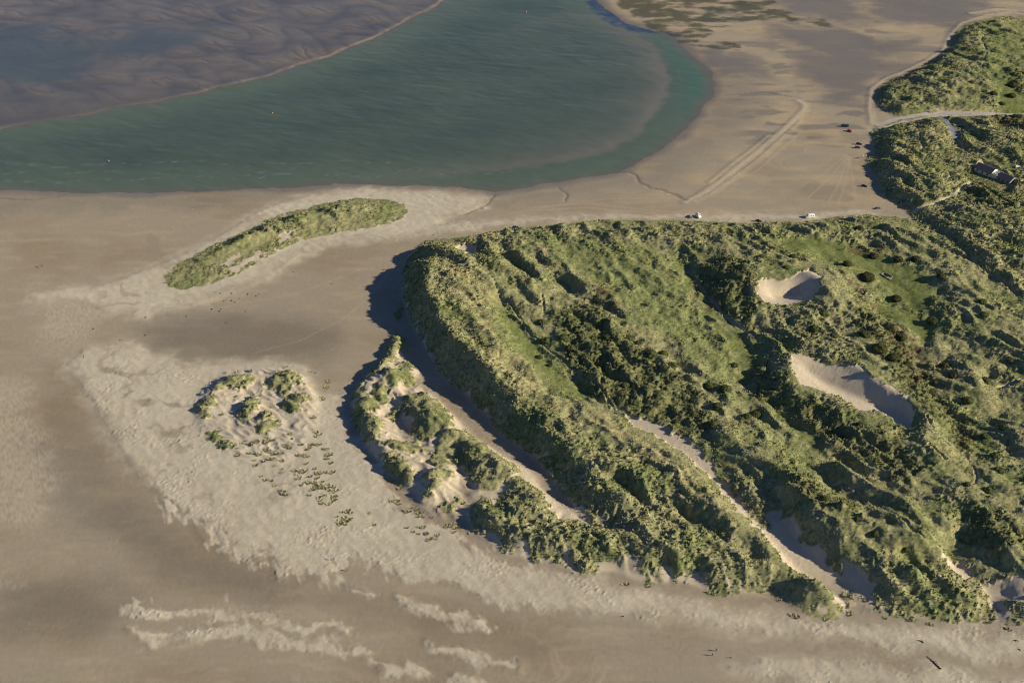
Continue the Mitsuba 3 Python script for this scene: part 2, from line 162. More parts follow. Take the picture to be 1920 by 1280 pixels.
[(-73.9,704.5),(-70.8,715.1),(-64,709.2),(-63.1,695.2),(-67.6,691.8),(-68.3,683.9),(-72.9,678.3),(-75.4,667.3),(-82.2,664.1),(-83.9,658.7),(-86.9,651.3),(-82.6,647.2),(-89.7,643),(-90.9,649.2),(-86.5,660.9),(-80.7,675),(-75.2,684.4)],
[(-65,681.6),(-58.3,683.3),(-55.7,676.1),(-59.2,673.3),(-56.4,661.4),(-58.5,656.6),(-64.4,658.7),(-67.1,649.8),(-70.4,657.7),(-73.1,665.2),(-71.2,672.8),(-63.6,668.4)],
[(-78.5,652.4),(-72.9,658.7),(-69.5,649.2),(-70.2,637.9),(-74.7,643),(-77.9,645.1)],
[(-87.9,640.4),(-78.7,644),(-73.5,635.4),(-74.3,629.8),(-78.9,628.3),(-77.6,623.8),(-70.7,621.9),(-72.5,610.7),(-70.5,607.3),(-74.8,600.2),(-80.1,609.2),(-85.2,620.4),(-88.9,628.8)],
[(-69.1,628.3),(-62.4,637.4),(-59.9,635.4),(-63.7,629.8),(-64.5,624.3)],
[(-61.2,642),(-51.2,650.3),(-41.9,643),(-34.9,631.8),(-33.1,615),(-38.1,611.2),(-46.8,606.4),(-54.7,613.1),(-53,623.8),(-58.6,628.8)],
[(-38.9,610.2),(-25.2,615),(-16.7,606.4),(-8.5,593.3),(4.2,580.9),(2.2,574.7),(-5,569.9),(-8.8,564.2),(-14.5,564.2),(-20.5,573.4),(-25.2,584.1),(-31.1,591.4),(-40.4,592.3)],
[(-72.7,599.3),(-63.9,604.5),(-51.6,605),(-44.9,596.5),(-58.9,594.2)],
[(-68.5,593.3),(-61.7,592.8),(-55.5,584.1),(-51.4,576.5),(-51.9,570.3),(-57.8,568.5),(-62.5,576.5),(-67.1,585.5)],
[(-43.9,593.7),(-36.8,592.8),(-31.1,585.5),(-36.8,580),(-42.6,585)],
[(-45.7,573.4),(-38.9,577.4),(-30,576.9),(-31,573.4),(-36.4,571.2),(-44,567.7)],
[(-45.8,556.1),(-44.1,563.8),(-39.4,568.5),(-36,566.4),(-39.8,561.2),(-42.4,556.9)],
[(-36.4,551.8),(-32.5,555.2),(-28.4,552.3),(-30.1,547.7),(-34.4,547.7)],
[(-29.6,557.8),(-24.7,558.2),(-25.9,552.7)],
[(-72.4,728.4),(-72.3,745.9),(-69.1,747.2),(-67.8,728.4)]],
'CARPARK':[[(339.4,1029.3),(342.8,1029.3),(341.6,1023.2),(341.7,1017.1),(343.4,1009.1),(344.8,1005.1),(344.1,996.3),(344.2,987.6),(338.4,985.6),(337.2,990.5),(338.7,1007.1),(338.8,1022.2)]],
'ROAD':[[(289.7,1013.6),(306.8,1024.8),(327.9,1033.5),(342,1035.5),(381.6,1036.3),(483.4,1036.6),(481.4,1030.9),(379.9,1030.5),(340.5,1029.9),(326.5,1027.8),(307.1,1018.7),(290.2,1006.7)]],
'PAD':[[(333.7,921.8),(346.1,941.2),(352.8,926.1),(361.2,906.3),(349.2,891.3),(339.2,903)]],
}
LINES=[[(-39.1,823.1,4),(-48.3,806.5,8),(-53.6,782.3,11),(-53.9,756.3,12.5),(-50.1,733.5,12.8),(-42.7,712,12.8),(-34.4,693.7,12.5),(-24.6,676.7,12.5),(-16.7,662,12),(-9,647.9,11.5),(-0.6,633.1,11),(7.3,621,10),(17.2,608,9.5),(28.1,592.2,9),(38.9,580,8.5),(52.2,571.6,8.5),(64.9,575.4,9)],
[(-31,825.3,4),(-10.8,834,4.5),(14.4,837.6,5),(43.4,841.7,5.2),(72.4,842.7,5.5),(115.3,838.7,6),(140.2,835.7,6),(162.7,835,6),(191.6,835.7,6),(216.7,841,6),(239.6,846.5,5.5),(262.3,849.5,3.5)],
[(-34.4,809.5,5.5),(-28.1,809.9,4.5),(-22.7,801.9,5)],
[(-40.4,810.8,8),(-42.1,793.6,10.5),(-37.4,778.9,11),(-27.1,775.5,11),(-18.8,780.6,10)],
[(-19.5,821.3,7),(-14.7,806.7,9.5),(-12.1,791,10),(-8.5,777.2,10),(-4,760.5,10),(-0.7,748.4,9.5)],
[(-7.8,813.8,5.5),(-1,795.9,5.2),(6.2,779.1,5),(13.5,766.2,5.5)],
[(-3.5,814.9,8.5),(6.2,791.8,9.5),(14.3,774.7,9.5),(19.4,757.7,9),(23.3,754.1,8)],
[(8.8,808.6,6),(17.3,791.9,5.5),(25.6,778.7,5.2),(33.7,765.7,5),(43.4,754.4,5.5)],
[(14.1,812.2,8),(30.6,777.8,8.5),(40.9,760.8,8.7),(47.7,749.4,8.5)],
[(-36.5,751.5,11.5),(-25.8,721,11),(-14.1,692.2,10.5),(-3,665,10),(8.9,639.3,9.5)],
[(-19.8,742.9,9),(-6.4,707.7,8),(6.2,674.2,7.5),(20.9,647.3,7.5),(35.2,628.7,8),(49.2,616.3,8),(59.1,612.2,7.5)],
[(-9.9,745.7,6.5),(-1,729.3,5.8),(9.5,705,5.2),(16.3,688,5),(25.1,668.6,5),(36.3,655.1,5),(43.9,644.7,5),(54.7,625.5,5.6),(65.5,613.2,6),(79.7,600.8,6),(90.1,590.3,5.5),(98.9,578.2,5),(108,560,4.5),(120.8,541.9,3.5),(128.5,522.8,3),(136,506.3,2),(144.8,494.3,1.5),(154.2,484.2,0.8)],
[(66.9,602.2,7.8),(78.6,589.8,8),(87.3,578,8),(95.4,563.4,8),(103.9,544.4,8),(111.4,530.7,7.5),(120.1,518,7.2),(127,507.9,7),(131.7,500.8,5)],
[(51.5,557,4.5),(68.1,544.4,4.5),(82.5,554.9,4.5),(90.3,538.9,4),(99.2,524.5,3.6),(108.3,514.5,3.5),(117.8,508.8,3.8)],
[(66.2,556.1,7),(75.9,559.1,8),(88,545.8,8.5),(95.4,540.3,8)],
[(56.5,570.9,3.8),(49.5,568.4,4)],
[(65.1,578.5,9),(69,569,9.5),(67,559.8,8.5)],
[(35.4,561,6.5),(43.4,559.7,7.5),(53.8,552.7,8),(60.2,547.1,7.5)],
[(33.7,550.4,3),(39.6,534,3),(53.2,539.5,3.5)],
[(-14.8,551.3,4),(-9.3,537.7,5),(0,531,5.5),(10.5,527.5,5.8),(20.9,525.3,6),(33.8,522.3,6.2),(46.7,520.5,6.4),(59.4,517.9,6.6),(71.8,512.3,6.8),(84.7,512.7,6.8),(96.9,507.2,6.6),(109.2,503.9,6.2),(121.6,501.8,5.4)],
[(-69.6,708.1,3.2),(-70,695,3),(-74,680.9,3),(-79.6,667.3,4),(-82.9,651.8,4.4),(-84.2,637.2,4.8),(-78.9,623.2,4.8),(-74.6,606.2,4.8),(-67.3,594,4.8),(-59.1,580.5,4.6),(-53.9,572.8,4)],
[(-57.9,673.1,3.8),(-62.3,668.4,4),(-66.3,660,4.2),(-68,653.7,3.8)],
[(-55.3,643.8,4.5),(-47.5,637.7,5.2),(-41.1,627.3,5.4),(-35.4,617,5),(-36,609.6,4)],
[(-22.8,601.3,4.2),(-15.5,592.1,4.8),(-7,584.1,4.6),(-1.4,574.5,4.4),(-9.6,568.7,3.8)],
[(1.4,569.9,4.6),(8.2,562.8,5),(14.8,552.2,5),(16,544.3,4.6)],
[(-44.4,575.5,3.6),(-36.1,577.3,4),(-29.1,574.2,3.6)],
[(-43.4,556.7,3),(-39.7,564.6,3.6),(-31.7,569.2,3.4)],
[(-66.9,637.9,1.4),(-63.1,625.6,1.2),(-57.8,611,1.2),(-50,601.5,1.2)],
[(-62,677.4,1.6),(-57.8,658.7,1.4)],
[(-31.5,603.6,1.4),(-28.2,587.6,1.2),(-24.7,565.6,1),(-21.7,554.9,1)],
[(-5.4,554.2,1.6),(-8.2,564.9,1.6)],
[(54.8,720.5,7.5),(68.4,684.6,8),(81.3,653.8,8.5),(91.8,637,7.5),(103.1,620,8.2),(115.9,600.3,9.2),(128.9,579.5,10.3),(138.8,564.3,10.8),(151,549.1,11),(162.7,534,11.5),(177.8,519.5,12),(194.2,512.5,12),(203.1,509.7,10.5),(206.4,505.3,7)],
[(32.5,728.2,6.5),(43.9,692.6,6.5),(57.6,658.9,6.8),(70.7,632.6,7)],
[(52.7,833.5,6),(62.9,805.1,8),(85.6,782.7,8),(104.3,763.2,6.5)],
[(48.2,787.6,6),(72.9,747,6.5),(92.6,710.1,6.5),(108,675.7,6.5),(116.8,648.1,7)],
[(28,806.8,7),(41.2,786.2,6.8)],
[(106.9,590.3,6.2),(120.4,575.4,5.5),(132.3,553.1,4.2),(136.3,535.8,3.2),(144.3,513.3,2.2),(155.3,496.4,1.5)],
[(116.3,567.5,5.8),(122.6,558.3,6.2),(127.7,548.9,5.6)],
[(137.2,562.5,10.5),(142.4,545.7,11),(148.9,526.8,10.8),(155.4,519.3,9.5),(161.1,510.6,8),(167.1,499.1,6.5)],
[(150.3,580.8,6.5),(163.5,562.3,6.5),(174,547.7,7),(185.6,540,7.5)],
[(166.1,577.8,9.5),(174.8,566.8,10.5),(184.9,551.2,11),(195.1,538.1,11.5),(204.5,528,11.5),(214.6,521.3,10.5)],
[(113.6,786.7,4.5),(117.3,764.1,4),(126.5,737.2,4),(135.1,715.8,4),(140.9,693.2,4.2),(134.6,665.7,4),(139,644.2,4.2),(148.7,621.1,4.5),(158.1,608.3,5),(164.9,590.9,5),(173.9,573.1,5.5),(184.5,558.6,6),(199.8,554.6,6.5),(213.6,545.6,7)],
[(128.6,785,7.5),(139.1,775.5,11),(147.3,763.2,13.5),(154.2,753.1,14),(151.1,742.6,13),(147.6,735.3,10.5),(152.7,729.5,9.5),(165.6,728.5,9),(178.3,727,9.5),(190.4,727.7,12.5),(194.5,737.4,15),(192.4,749.8,16),(186,761.7,15.5),(176.2,758.9,12.5),(167.8,753.9,12),(160.1,758.3,12.5)],
[(161.8,744.5,7.2),(172.4,748.2,6.5),(180.4,746.5,6.8)],
[(118.9,805.9,7.5),(135.3,798.8,9.5),(150.7,785.7,11)],
[(125.1,829.6,6.5),(155.4,816.7,7.5),(190.3,814,7),(219.7,819.4,6)],
[(196.4,721,11),(199.3,702.4,9.5)],
[(169.5,694.5,9),(183.5,693.7,9.5),(191.5,687.2,10)],
[(167.1,715.6,6),(153.5,710.4,5.5)],
[(158.7,675.6,11),(156.9,661.6,12.3),(157.1,650.6,12.5),(159.2,641.5,12.3),(164.1,635.4,11.5),(172.7,629.1,11),(182.9,621.3,10.5),(196.7,617.5,10),(204,610.9,9.5),(209.8,599,9.5)],
[(131.7,656.1,4.3),(137.5,644.1,4.3),(146.1,623.2,4.8)],
[(166.9,664.5,8.5),(174.9,654.1,7.2),(187.5,641.8,7),(200.2,631.6,7),(211.9,618.7,7),(214.1,609.7,7.5)],
[(159.9,675.6,11),(175,673.6,10.5),(186.1,668.2,11.5),(195,660.6,13),(200,651.8,13.5),(205.8,641.3,13.5),(214.4,631.1,13.5),(219.5,616.1,13.5),(221.7,605.4,12.5),(222,592.6,11.5),(230.2,580.2,10.5),(236.3,561.6,9.5),(243.1,547.3,9),(252.7,535,9)],
[(173,612.8,7),(181.9,599.2,6.5),(193.8,589.2,7),(205.5,579.5,7.5)],
[(181.6,599.9,9.5),(196.6,590.9,10),(210.2,577.9,10.5),(220.3,563.1,10)],
[(210.7,809.5,5.5),(223.6,803.3,5),(235.5,785.9,5),(245.6,762.4,5),(248,730.6,5),(245.5,700.6,5),(233.6,671.6,5.5),(234.7,645,5.5),(238.8,620.4,5),(238,595.8,5.5)],
[(213.7,755.8,7),(215.4,732.7,7.5),(217.3,696.8,7.5),(218.9,662.5,8)],
[(227,724.5,5),(225.7,748.6,5.5)],
[(271.6,800.6,6.5),(277.3,757.4,8),(282.9,718.1,9),(291.9,684.4,10),(307.8,638.6,10)],
[(270.2,660.1,6),(274.3,642.4,5.5),(260.7,615.5,5),(260.7,586.6,5.5)],
[(255.1,661.8,8.5),(261,640,9),(265.8,625.5,8.5)],
[(264.2,610.1,9),(272.4,590.6,9.5),(296.4,563.1,10)],
[(246.3,577.6,9),(254,557.3,9.5),(263.9,537.9,10)],
[(279.2,857.2,1),(285.2,849.2,1.6),(290.7,837.1,2.4),(295.7,819.8,3.4),(299,788.8,4.5),(314.7,743.5,5.5),(340.5,687.6,6)],
[(297.8,826.8,6),(303.9,811,7.5),(309,786.7,8.5),(315.7,763.1,8.5)],
[(265.4,832.3,5),(275.5,816.4,6.5),(284.3,796.2,7),(287.9,771.4,7.5)],
[(209,513.1,3.4),(213.4,502.2,3),(223.5,492.6,2.4),(230.4,485.8,2)],
[(223.1,531.3,7),(215.2,519.8,5)],
[(229.9,520.7,11),(234.5,509.7,10.5),(237.7,497.4,8),(239.7,491.2,7)],
[(230.1,539.1,9),(245.4,529.2,10.5),(263.5,505.3,11)],
[(160.7,491.8,1.4),(155.4,497.1,1.6)],
[(130.8,492.7,5),(135.1,492.5,6.8),(141,488.7,8),(146.8,485.5,7),(150.3,481.7,4.5)],
[(163,505,4.5),(165.7,496.1,4.2),(166.6,487.1,2.4)],
[(173.8,492.5,7.5),(184,494,8.5),(196.5,493.2,7.5),(207.3,491,6.5)],
[(186.3,506.9,4.5),(198.4,503.7,4)],
[(208.3,485.1,6),(215.8,483.2,5.8)],
[(223.1,488,1.6),(224.6,478,1)],
[(227,475.7,4.2),(234.5,476.6,5),(244.6,474.5,6)],
[(276.5,951.1,3.2),(273.3,919.8,4.6),(276.5,895.7,4.8),(285,880.5,4.6),(289.4,870.8,4.2)],
[(287.2,943.2,7),(302.1,908.8,7.5),(314.4,882.5,6.5),(325.9,857.6,7),(337,833.7,7.5),(356.4,784.1,8)],
[(287.7,996.4,3.6),(303.3,1006.8,3.8),(331.4,1007,4.6)],
[(298.6,974,5.5),(316.1,947.3,5),(325.2,921.8,4.5)],
[(298.7,878.9,5),(321,905.6,4),(334.8,914.2,4),(347.7,905.6,4),(356.6,909.9,4),(364.3,922.8,4)],
[(283.7,971.7,4.4),(296.9,980.5,5.6),(316.9,984,7.5),(324.1,963.6,6)],
[(364.2,992.1,6),(372.5,952.2,7),(385,916.7,7)],
[(340.7,1026.2,3.2),(342.3,1008.1,3.2),(343.7,990.2,3.3),(341.1,958.6,4),(349.9,940.4,4)],
[(307.3,1026,1.5),(340.9,1031.8,3),(379.5,1029.7,3.5),(438.1,1028.5,4)],
[(302.1,1052.7,3),(305.7,1071.2,3.4),(313.8,1084.1,4),(329,1098.3,4.2),(348.7,1115.6,4.2),(369.7,1139.3,4.2),(391.7,1175.6,4),(404.2,1204.5,3.8),(419.1,1223.7,3.6),(445.8,1240.7,3.4)],
[(310.6,1042,4),(340,1040.9,4.5),(378.3,1040.9,4.5)],
[(339.7,1075,6),(371.4,1096.2,6.5),(407.3,1144.4,6),(441.4,1181.9,6)],
[(388.6,1062.1,4.5),(414.6,1090.9,4),(440.2,1102.2,4)],
[(-218.8,785.9,1.4),(-205.7,799.4,2.8),(-187.5,816.5,3.6),(-169.4,837.6,4.6),(-153.1,850.9,4.4),(-132.8,864.1,4),(-104.4,876.3,3.4),(-82.6,873.1,2.6)],
[(-209.7,774.7,1.6),(-192.2,782.2,2),(-174.6,801.1,2.2),(-153.6,825.9,2.4),(-123.6,846.2,2.4),(-95.2,854.6,2)],
[(-193.9,791.4,1.8),(-176,809.6,2.2),(-158.3,834.5,3)],
[(-171,626.7,2.2),(-170.8,637.5,2.8),(-169.4,649.8,3.2),(-161,662.2,3.4),(-144.1,667.6,3.4),(-127.2,667.9,3.6),(-116.7,656.4,3),(-112.2,636.2,2.6),(-112.9,624.5,2)],
[(-161.3,608,1.6),(-146.8,598.6,1.6),(-130.1,591.9,1.4),(-113.8,596.5,1.4)],
[(-160.2,635.4,1.4),(-151.9,620.7,1.2),(-148.5,655.5,1.8),(-132.5,649.9,2),(-123.3,625.3,1.4),(-132.2,606.2,1.2)],
[(-149.9,637.1,3.8),(-146.1,638.1,4.2),(-142.5,633.3,3.6)],
[(-138.6,626.6,3),(-136.2,628.1,3),(-133.2,623.4,2.8)],
[(-123.7,640.5,3.2),(-120,635.4,3.2)],
[(334.1,922.8,4),(345.5,938.6,4),(354.5,915.9,4),(359.2,905.6,4)],
[(335.3,915.9,4),(343.9,905.6,4),(350.5,895.6,4)],
[(340.3,1027.7,3),(340.3,1016.6,3),(340.3,1003.6,3),(340.1,991.9,3)],
[(342.8,1026.2,3.2),(343.3,1012.1,3.2),(345,1002.9,3.3),(344.5,990.2,3.3)],
[(308.3,1024.6,1.2),(327.6,1032,2),(341.1,1032.3,2.8),(380.2,1031.9,3.2),(481.4,1031.7,3.5)]]
PATHS=[([(-1,737.9),(10.5,705.7),(24.9,682.7),(34.6,667.8),(44.4,655.5),(50.7,642.4),(55.9,629.7)],0.9,'path'),
([(117.1,765.2),(126.9,735.1),(135.2,716.8),(148.2,695.6),(153.1,687.1)],1.3,'path'),
([(280.1,849.3),(289.7,834.2),(295.3,818.7),(299.3,789.7),(307.7,767.4),(315.8,746)],1.4,'path'),
([(278.9,870.9),(291.9,874.1),(302.5,878.9),(312.7,889.5),(323.6,902),(329.8,907.9)],2.8,'sand_path'),
([(52.7,834.3),(63,806.5),(85.7,784.1),(107.4,762)],0.8,'path'),
([(-29.2,728.5),(-16.2,725.4),(-3.3,732.2)],0.6,'path'),
([(-20.6,703.6),(-7.9,701.8),(3.2,700.1)],0.6,'path'),
([(152.6,564.4),(168.6,562.2),(182.5,539.1),(190.3,527)],0.8,'path'),
([(166.9,582.1),(179.4,562.2),(193.8,553.6),(214.8,551.5),(237.8,547.3)],0.6,'path'),
([(231.1,593.6),(236.5,582.1),(237.1,564.4),(234,557.9)],0.8,'path'),
([(218.2,587.6),(223.7,576.3),(231.4,574.1)],1.0,'sand_path'),
([(272.5,646.9),(279.6,650.5),(293.7,657.4)],1.6,'sand_path'),
([(233,591.9),(224.1,601.3),(222.2,610.9)],1,'path'),
([(313.8,1003.9),(309,980.6),(308.1,963.6),(304.7,954.4)],0.6,'path'),
([(315.7,907.9),(316,916.4),(317,927.7)],0.8,'path'),
([(-27.8,801.5),(-18.8,780.6),(-10,754),(-4.9,734.9),(-1,730.6)],0.6,'path'),
([(18.2,747.7),(19.6,731.9),(17.6,713.7)],0.6,'path'),
([(13.4,756.7),(26.6,754.1),(36.5,749.6),(46.4,749)],0.7,'path'),
([(189.9,526.6),(197,512.9)],0.8,'path'),
([(169.4,592.9),(163.4,607),(156.1,614.2)],0.6,'path'),
([(428.6,1214.6),(415,1188.3),(410.8,1156.7),(396,1120.5)],1,'path'),
([(340.1,984.9),(339.9,958.6),(349.4,938.6),(356.6,922.8),(362.3,915.9)],1.6,'track'),
([(252.5,962.5),(234.2,929.3),(210.3,893.6)],1.0,'tyre'),
([(252.9,962.5),(238.3,920.6),(223.5,887)],1.0,'tyre'),
([(253,960.7),(248,920.6),(243.2,891.1)],1.0,'tyre'),
([(252.3,965.3),(229.1,933.6),(207.8,912)],0.9,'tyre'),
([(253.2,959.7),(241.4,916.3),(230.2,884.6)],0.9,'tyre'),
([(200.5,945.2),(199.5,951.5),(202,957),(207.8,958.8)],0.9,'tyre'),
([(215.8,982.2),(216.8,990.8),(219,998.6)],0.9,'tyre'),
([(221,969.9),(223.7,976.5),(231.4,978.4)],0.9,'tyre'),
([(15,880.5),(52.7,885.4),(89.7,877.3),(122.7,870.9),(164,874.1),(201.8,877.3)],1.0,'tyre'),
([(18.7,875.7),(52.4,879.7),(93.1,872.5),(122.2,866.2)],1.0,'tyre'),
([(37.9,893.6),(37.8,901.9),(35.3,907.8)],0.8,'tyre'),
([(0,870.9),(30,882.9),(72,893.6),(128.8,893.6),(180.8,938.1),(223.5,1003.5)],0.9,'tyre'),
([(-63.9,817.9),(-76.6,796.6),(-90.5,756.4),(-104.7,731.1)],0.8,'tyre'),
([(-104.7,731.1),(-127.9,707.1),(-151.7,695.5)],0.7,'tyre'),
([(-236.6,749.9),(-185.5,743.6),(-135,762.9),(-94,796.6)],0.7,'tyre'),
([(72.7,937.6),(80.5,936.7),(86.5,937.6),(90.7,931.4),(92.9,919.2),(99.2,910.7),(109.1,905.6),(117.3,898.9),(122.1,890.7)],2.6,'rill'),
([(33.8,910.7),(37.5,904),(38.3,895.6),(37.4,889)],1.4,'rill'),
([(-13.3,899.8),(-15.9,889),(-22.4,877.7),(-33.4,869.7)],1.6,'rill'),
([(173,1078.9),(193,1081.1),(206.8,1085.5),(223,1076.7),(235.2,1071.2)],1.2,'rill'),
([(-371.6,894.2),(-340.8,892.5),(-319.9,899.1)],1.2,'rill'),
([(122.6,887.8),(133.1,897.7),(148.8,917.1),(166.6,943.4),(183.5,967.1),(198.8,990.8),(212.2,1010.4),(225,1031.6),(234.8,1049.3),(236.5,1058.9),(232.6,1066.4)],3.6,'shingle'),
([(143.2,918.8),(163.4,948.8),(182.1,974.6),(197.9,998.6)],1.0,'shingle'),
([(149.9,910.3),(183.5,956.1),(213.2,1003.5),(227.3,1025.5)],0.9,'shingle'),
([(128.3,888.6),(140.9,899.4),(157,920.6)],0.9,'shingle'),
([(282.8,1021.4),(288.2,1054.6),(297.4,1089.5),(313.9,1112.2),(330.4,1125.1),(356.9,1150.2),(379.1,1177.5),(395.2,1213.8),(413.3,1243.6),(442.3,1264.6),(464.2,1271.7),(496.5,1263.2)],2.6,'shingle'),
([(428.5,1268.8),(456.8,1280.3),(480.1,1274.6),(516,1277.4)],5,'shingle')]
SHRUBS={'thicket':[(np.float64(18.3),np.float64(718.5),np.float64(3.9)),(np.float64(19.8),np.float64(696.0),np.float64(4.2)),(np.float64(30.5),np.float64(696.0),np.float64(5.4)),(np.float64(34.3),np.float64(686.3),np.float64(4.4)),(np.float64(42.3),np.float64(676.8),np.float64(4.4)),(np.float64(52.0),np.float64(668.0),np.float64(4.0)),(np.float64(69.2),np.float64(696.0),np.float64(4.8)),(np.float64(74.3),np.float64(692.0),np.float64(3.8)),(np.float64(80.2),np.float64(676.8),np.float64(5.3)),(np.float64(87.7),np.float64(680.7),np.float64(4.1)),(np.float64(91.5),np.float64(665.8),np.float64(4.3)),(np.float64(60.1),np.float64(665.8),np.float64(4.0)),(np.float64(63.7),np.float64(646.6),np.float64(4.6)),(np.float64(74.4),np.float64(653.4),np.float64(5.2)),(np.float64(80.8),np.float64(637.8),np.float64(4.5)),(np.float64(66.9),np.float64(632.7),np.float64(3.9)),(np.float64(47.8),np.float64(696.0),np.float64(4.2)),(np.float64(39.8),np.float64(708.9),np.float64(3.9)),(np.float64(56.6),np.float64(696.0),np.float64(4.5)),(np.float64(58.9),np.float64(681.8),np.float64(4.1)),(np.float64(49.6),np.float64(681.8),np.float64(3.8)),(np.float64(33.4),np.float64(725.8),np.float64(4.0)),(np.float64(98.1),np.float64(641.4),np.float64(4.2)),(np.float64(95.0),np.float64(654.5),np.float64(3.7))],
'slack':[(np.float64(15.5),np.float64(679.9),np.float64(2.8)),(np.float64(21.5),np.float64(671.6),np.float64(2.2))],
'hollow':[(np.float64(98.9),np.float64(621.2),np.float64(4.7)),(np.float64(108.3),np.float64(609.6),np.float64(4.4)),(np.float64(110.8),np.float64(648.2),np.float64(4.0)),(np.float64(119.1),np.float64(643.0),np.float64(4.8)),(np.float64(128.2),np.float64(673.4),np.float64(3.4)),(np.float64(127.5),np.float64(617.8),np.float64(3.8)),(np.float64(134.2),np.float64(624.2),np.float64(4.5)),(np.float64(112.6),np.float64(626.2),np.float64(3.9)),(np.float64(89.7),np.float64(616.3),np.float64(3.5))],
'green':[(np.float64(215.3),np.float64(785.0),np.float64(4.2)),(np.float64(235.7),np.float64(799.6),np.float64(4.6)),(np.float64(250.1),np.float64(792.6),np.float64(4.6)),(np.float64(261.8),np.float64(792.6),np.float64(4.6)),(np.float64(224.8),np.float64(768.2),np.float64(6.8)),(np.float64(238.5),np.float64(746.7),np.float64(4.7)),(np.float64(233.3),np.float64(833.6),np.float64(4.0))],
'lee':[(np.float64(212.9),np.float64(680.5),np.float64(6.3)),(np.float64(219.7),np.float64(674.9),np.float64(5.6)),(np.float64(208.1),np.float64(697.6),np.float64(4.8)),(np.float64(226.7),np.float64(669.4),np.float64(4.7)),(np.float64(230.2),np.float64(697.6),np.float64(4.5)),(np.float64(253.1),np.float64(717.0),np.float64(4.9)),(np.float64(270.6),np.float64(765.6),np.float64(4.4)),(np.float64(249.5),np.float64(671.1),np.float64(4.7)),(np.float64(250.5),np.float64(658.6),np.float64(4.0)),(np.float64(229.6),np.float64(656.0),np.float64(4.3)),(np.float64(233.2),np.float64(640.3),np.float64(4.2)),(np.float64(233.8),np.float64(625.1),np.float64(3.9))],
'east':[(np.float64(287.5),np.float64(733.8),np.float64(3.7)),(np.float64(283.8),np.float64(717.3),np.float64(3.6)),(np.float64(286.2),np.float64(671.2),np.float64(3.4)),(np.float64(266.6),np.float64(651.9),np.float64(4.3)),(np.float64(251.2),np.float64(632.7),np.float64(4.5)),(np.float64(263.3),np.float64(606.7),np.float64(4.1)),(np.float64(252.6),np.float64(601.9),np.float64(3.8)),(np.float64(246.3),np.float64(614.4),np.float64(4.4)),(np.float64(250.9),np.float64(580.2),np.float64(4.2)),(np.float64(249.0),np.float64(566.9),np.float64(4.2)),(np.float64(239.5),np.float64(552.7),np.float64(3.6)),(np.float64(229.4),np.float64(555.3),np.float64(2.5))],
'blow':[(np.float64(179.7),np.float64(703.8),np.float64(4.2)),(np.float64(187.7),np.float64(719.9),np.float64(4.6)),(np.float64(189.3),np.float64(694.5),np.float64(3.5)),(np.float64(173.5),np.float64(770.9),np.float64(3.1)),(np.float64(160.0),np.float64(784.4),np.float64(3.8)),(np.float64(181.3),np.float64(789.2),np.float64(3.9)),(np.float64(172.4),np.float64(600.6),np.float64(3.8)),(np.float64(187.1),np.float64(608.2),np.float64(3.5))],
'far':[(np.float64(377.6),np.float64(1086.1),np.float64(3.1)),(np.float64(391.1),np.float64(1067.3),np.float64(4.4)),(np.float64(412.7),np.float64(1086.1),np.float64(5.8)),(np.float64(405.8),np.float64(1067.3),np.float64(4.8)),(np.float64(395.8),np.float64(1140.8),np.float64(2.3)),(np.float64(394.4),np.float64(1053.3),np.float64(3.5))],
'south':[(np.float64(168.2),np.float64(525.8),np.float64(2.9)),(np.float64(149.7),np.float64(549.1),np.float64(2.7)),(np.float64(155.2),np.float64(542.8),np.float64(2.7)),(np.float64(174.8),np.float64(516.8),np.float64(2.9)),(np.float64(188.4),np.float64(509.1),np.float64(2.6))]}
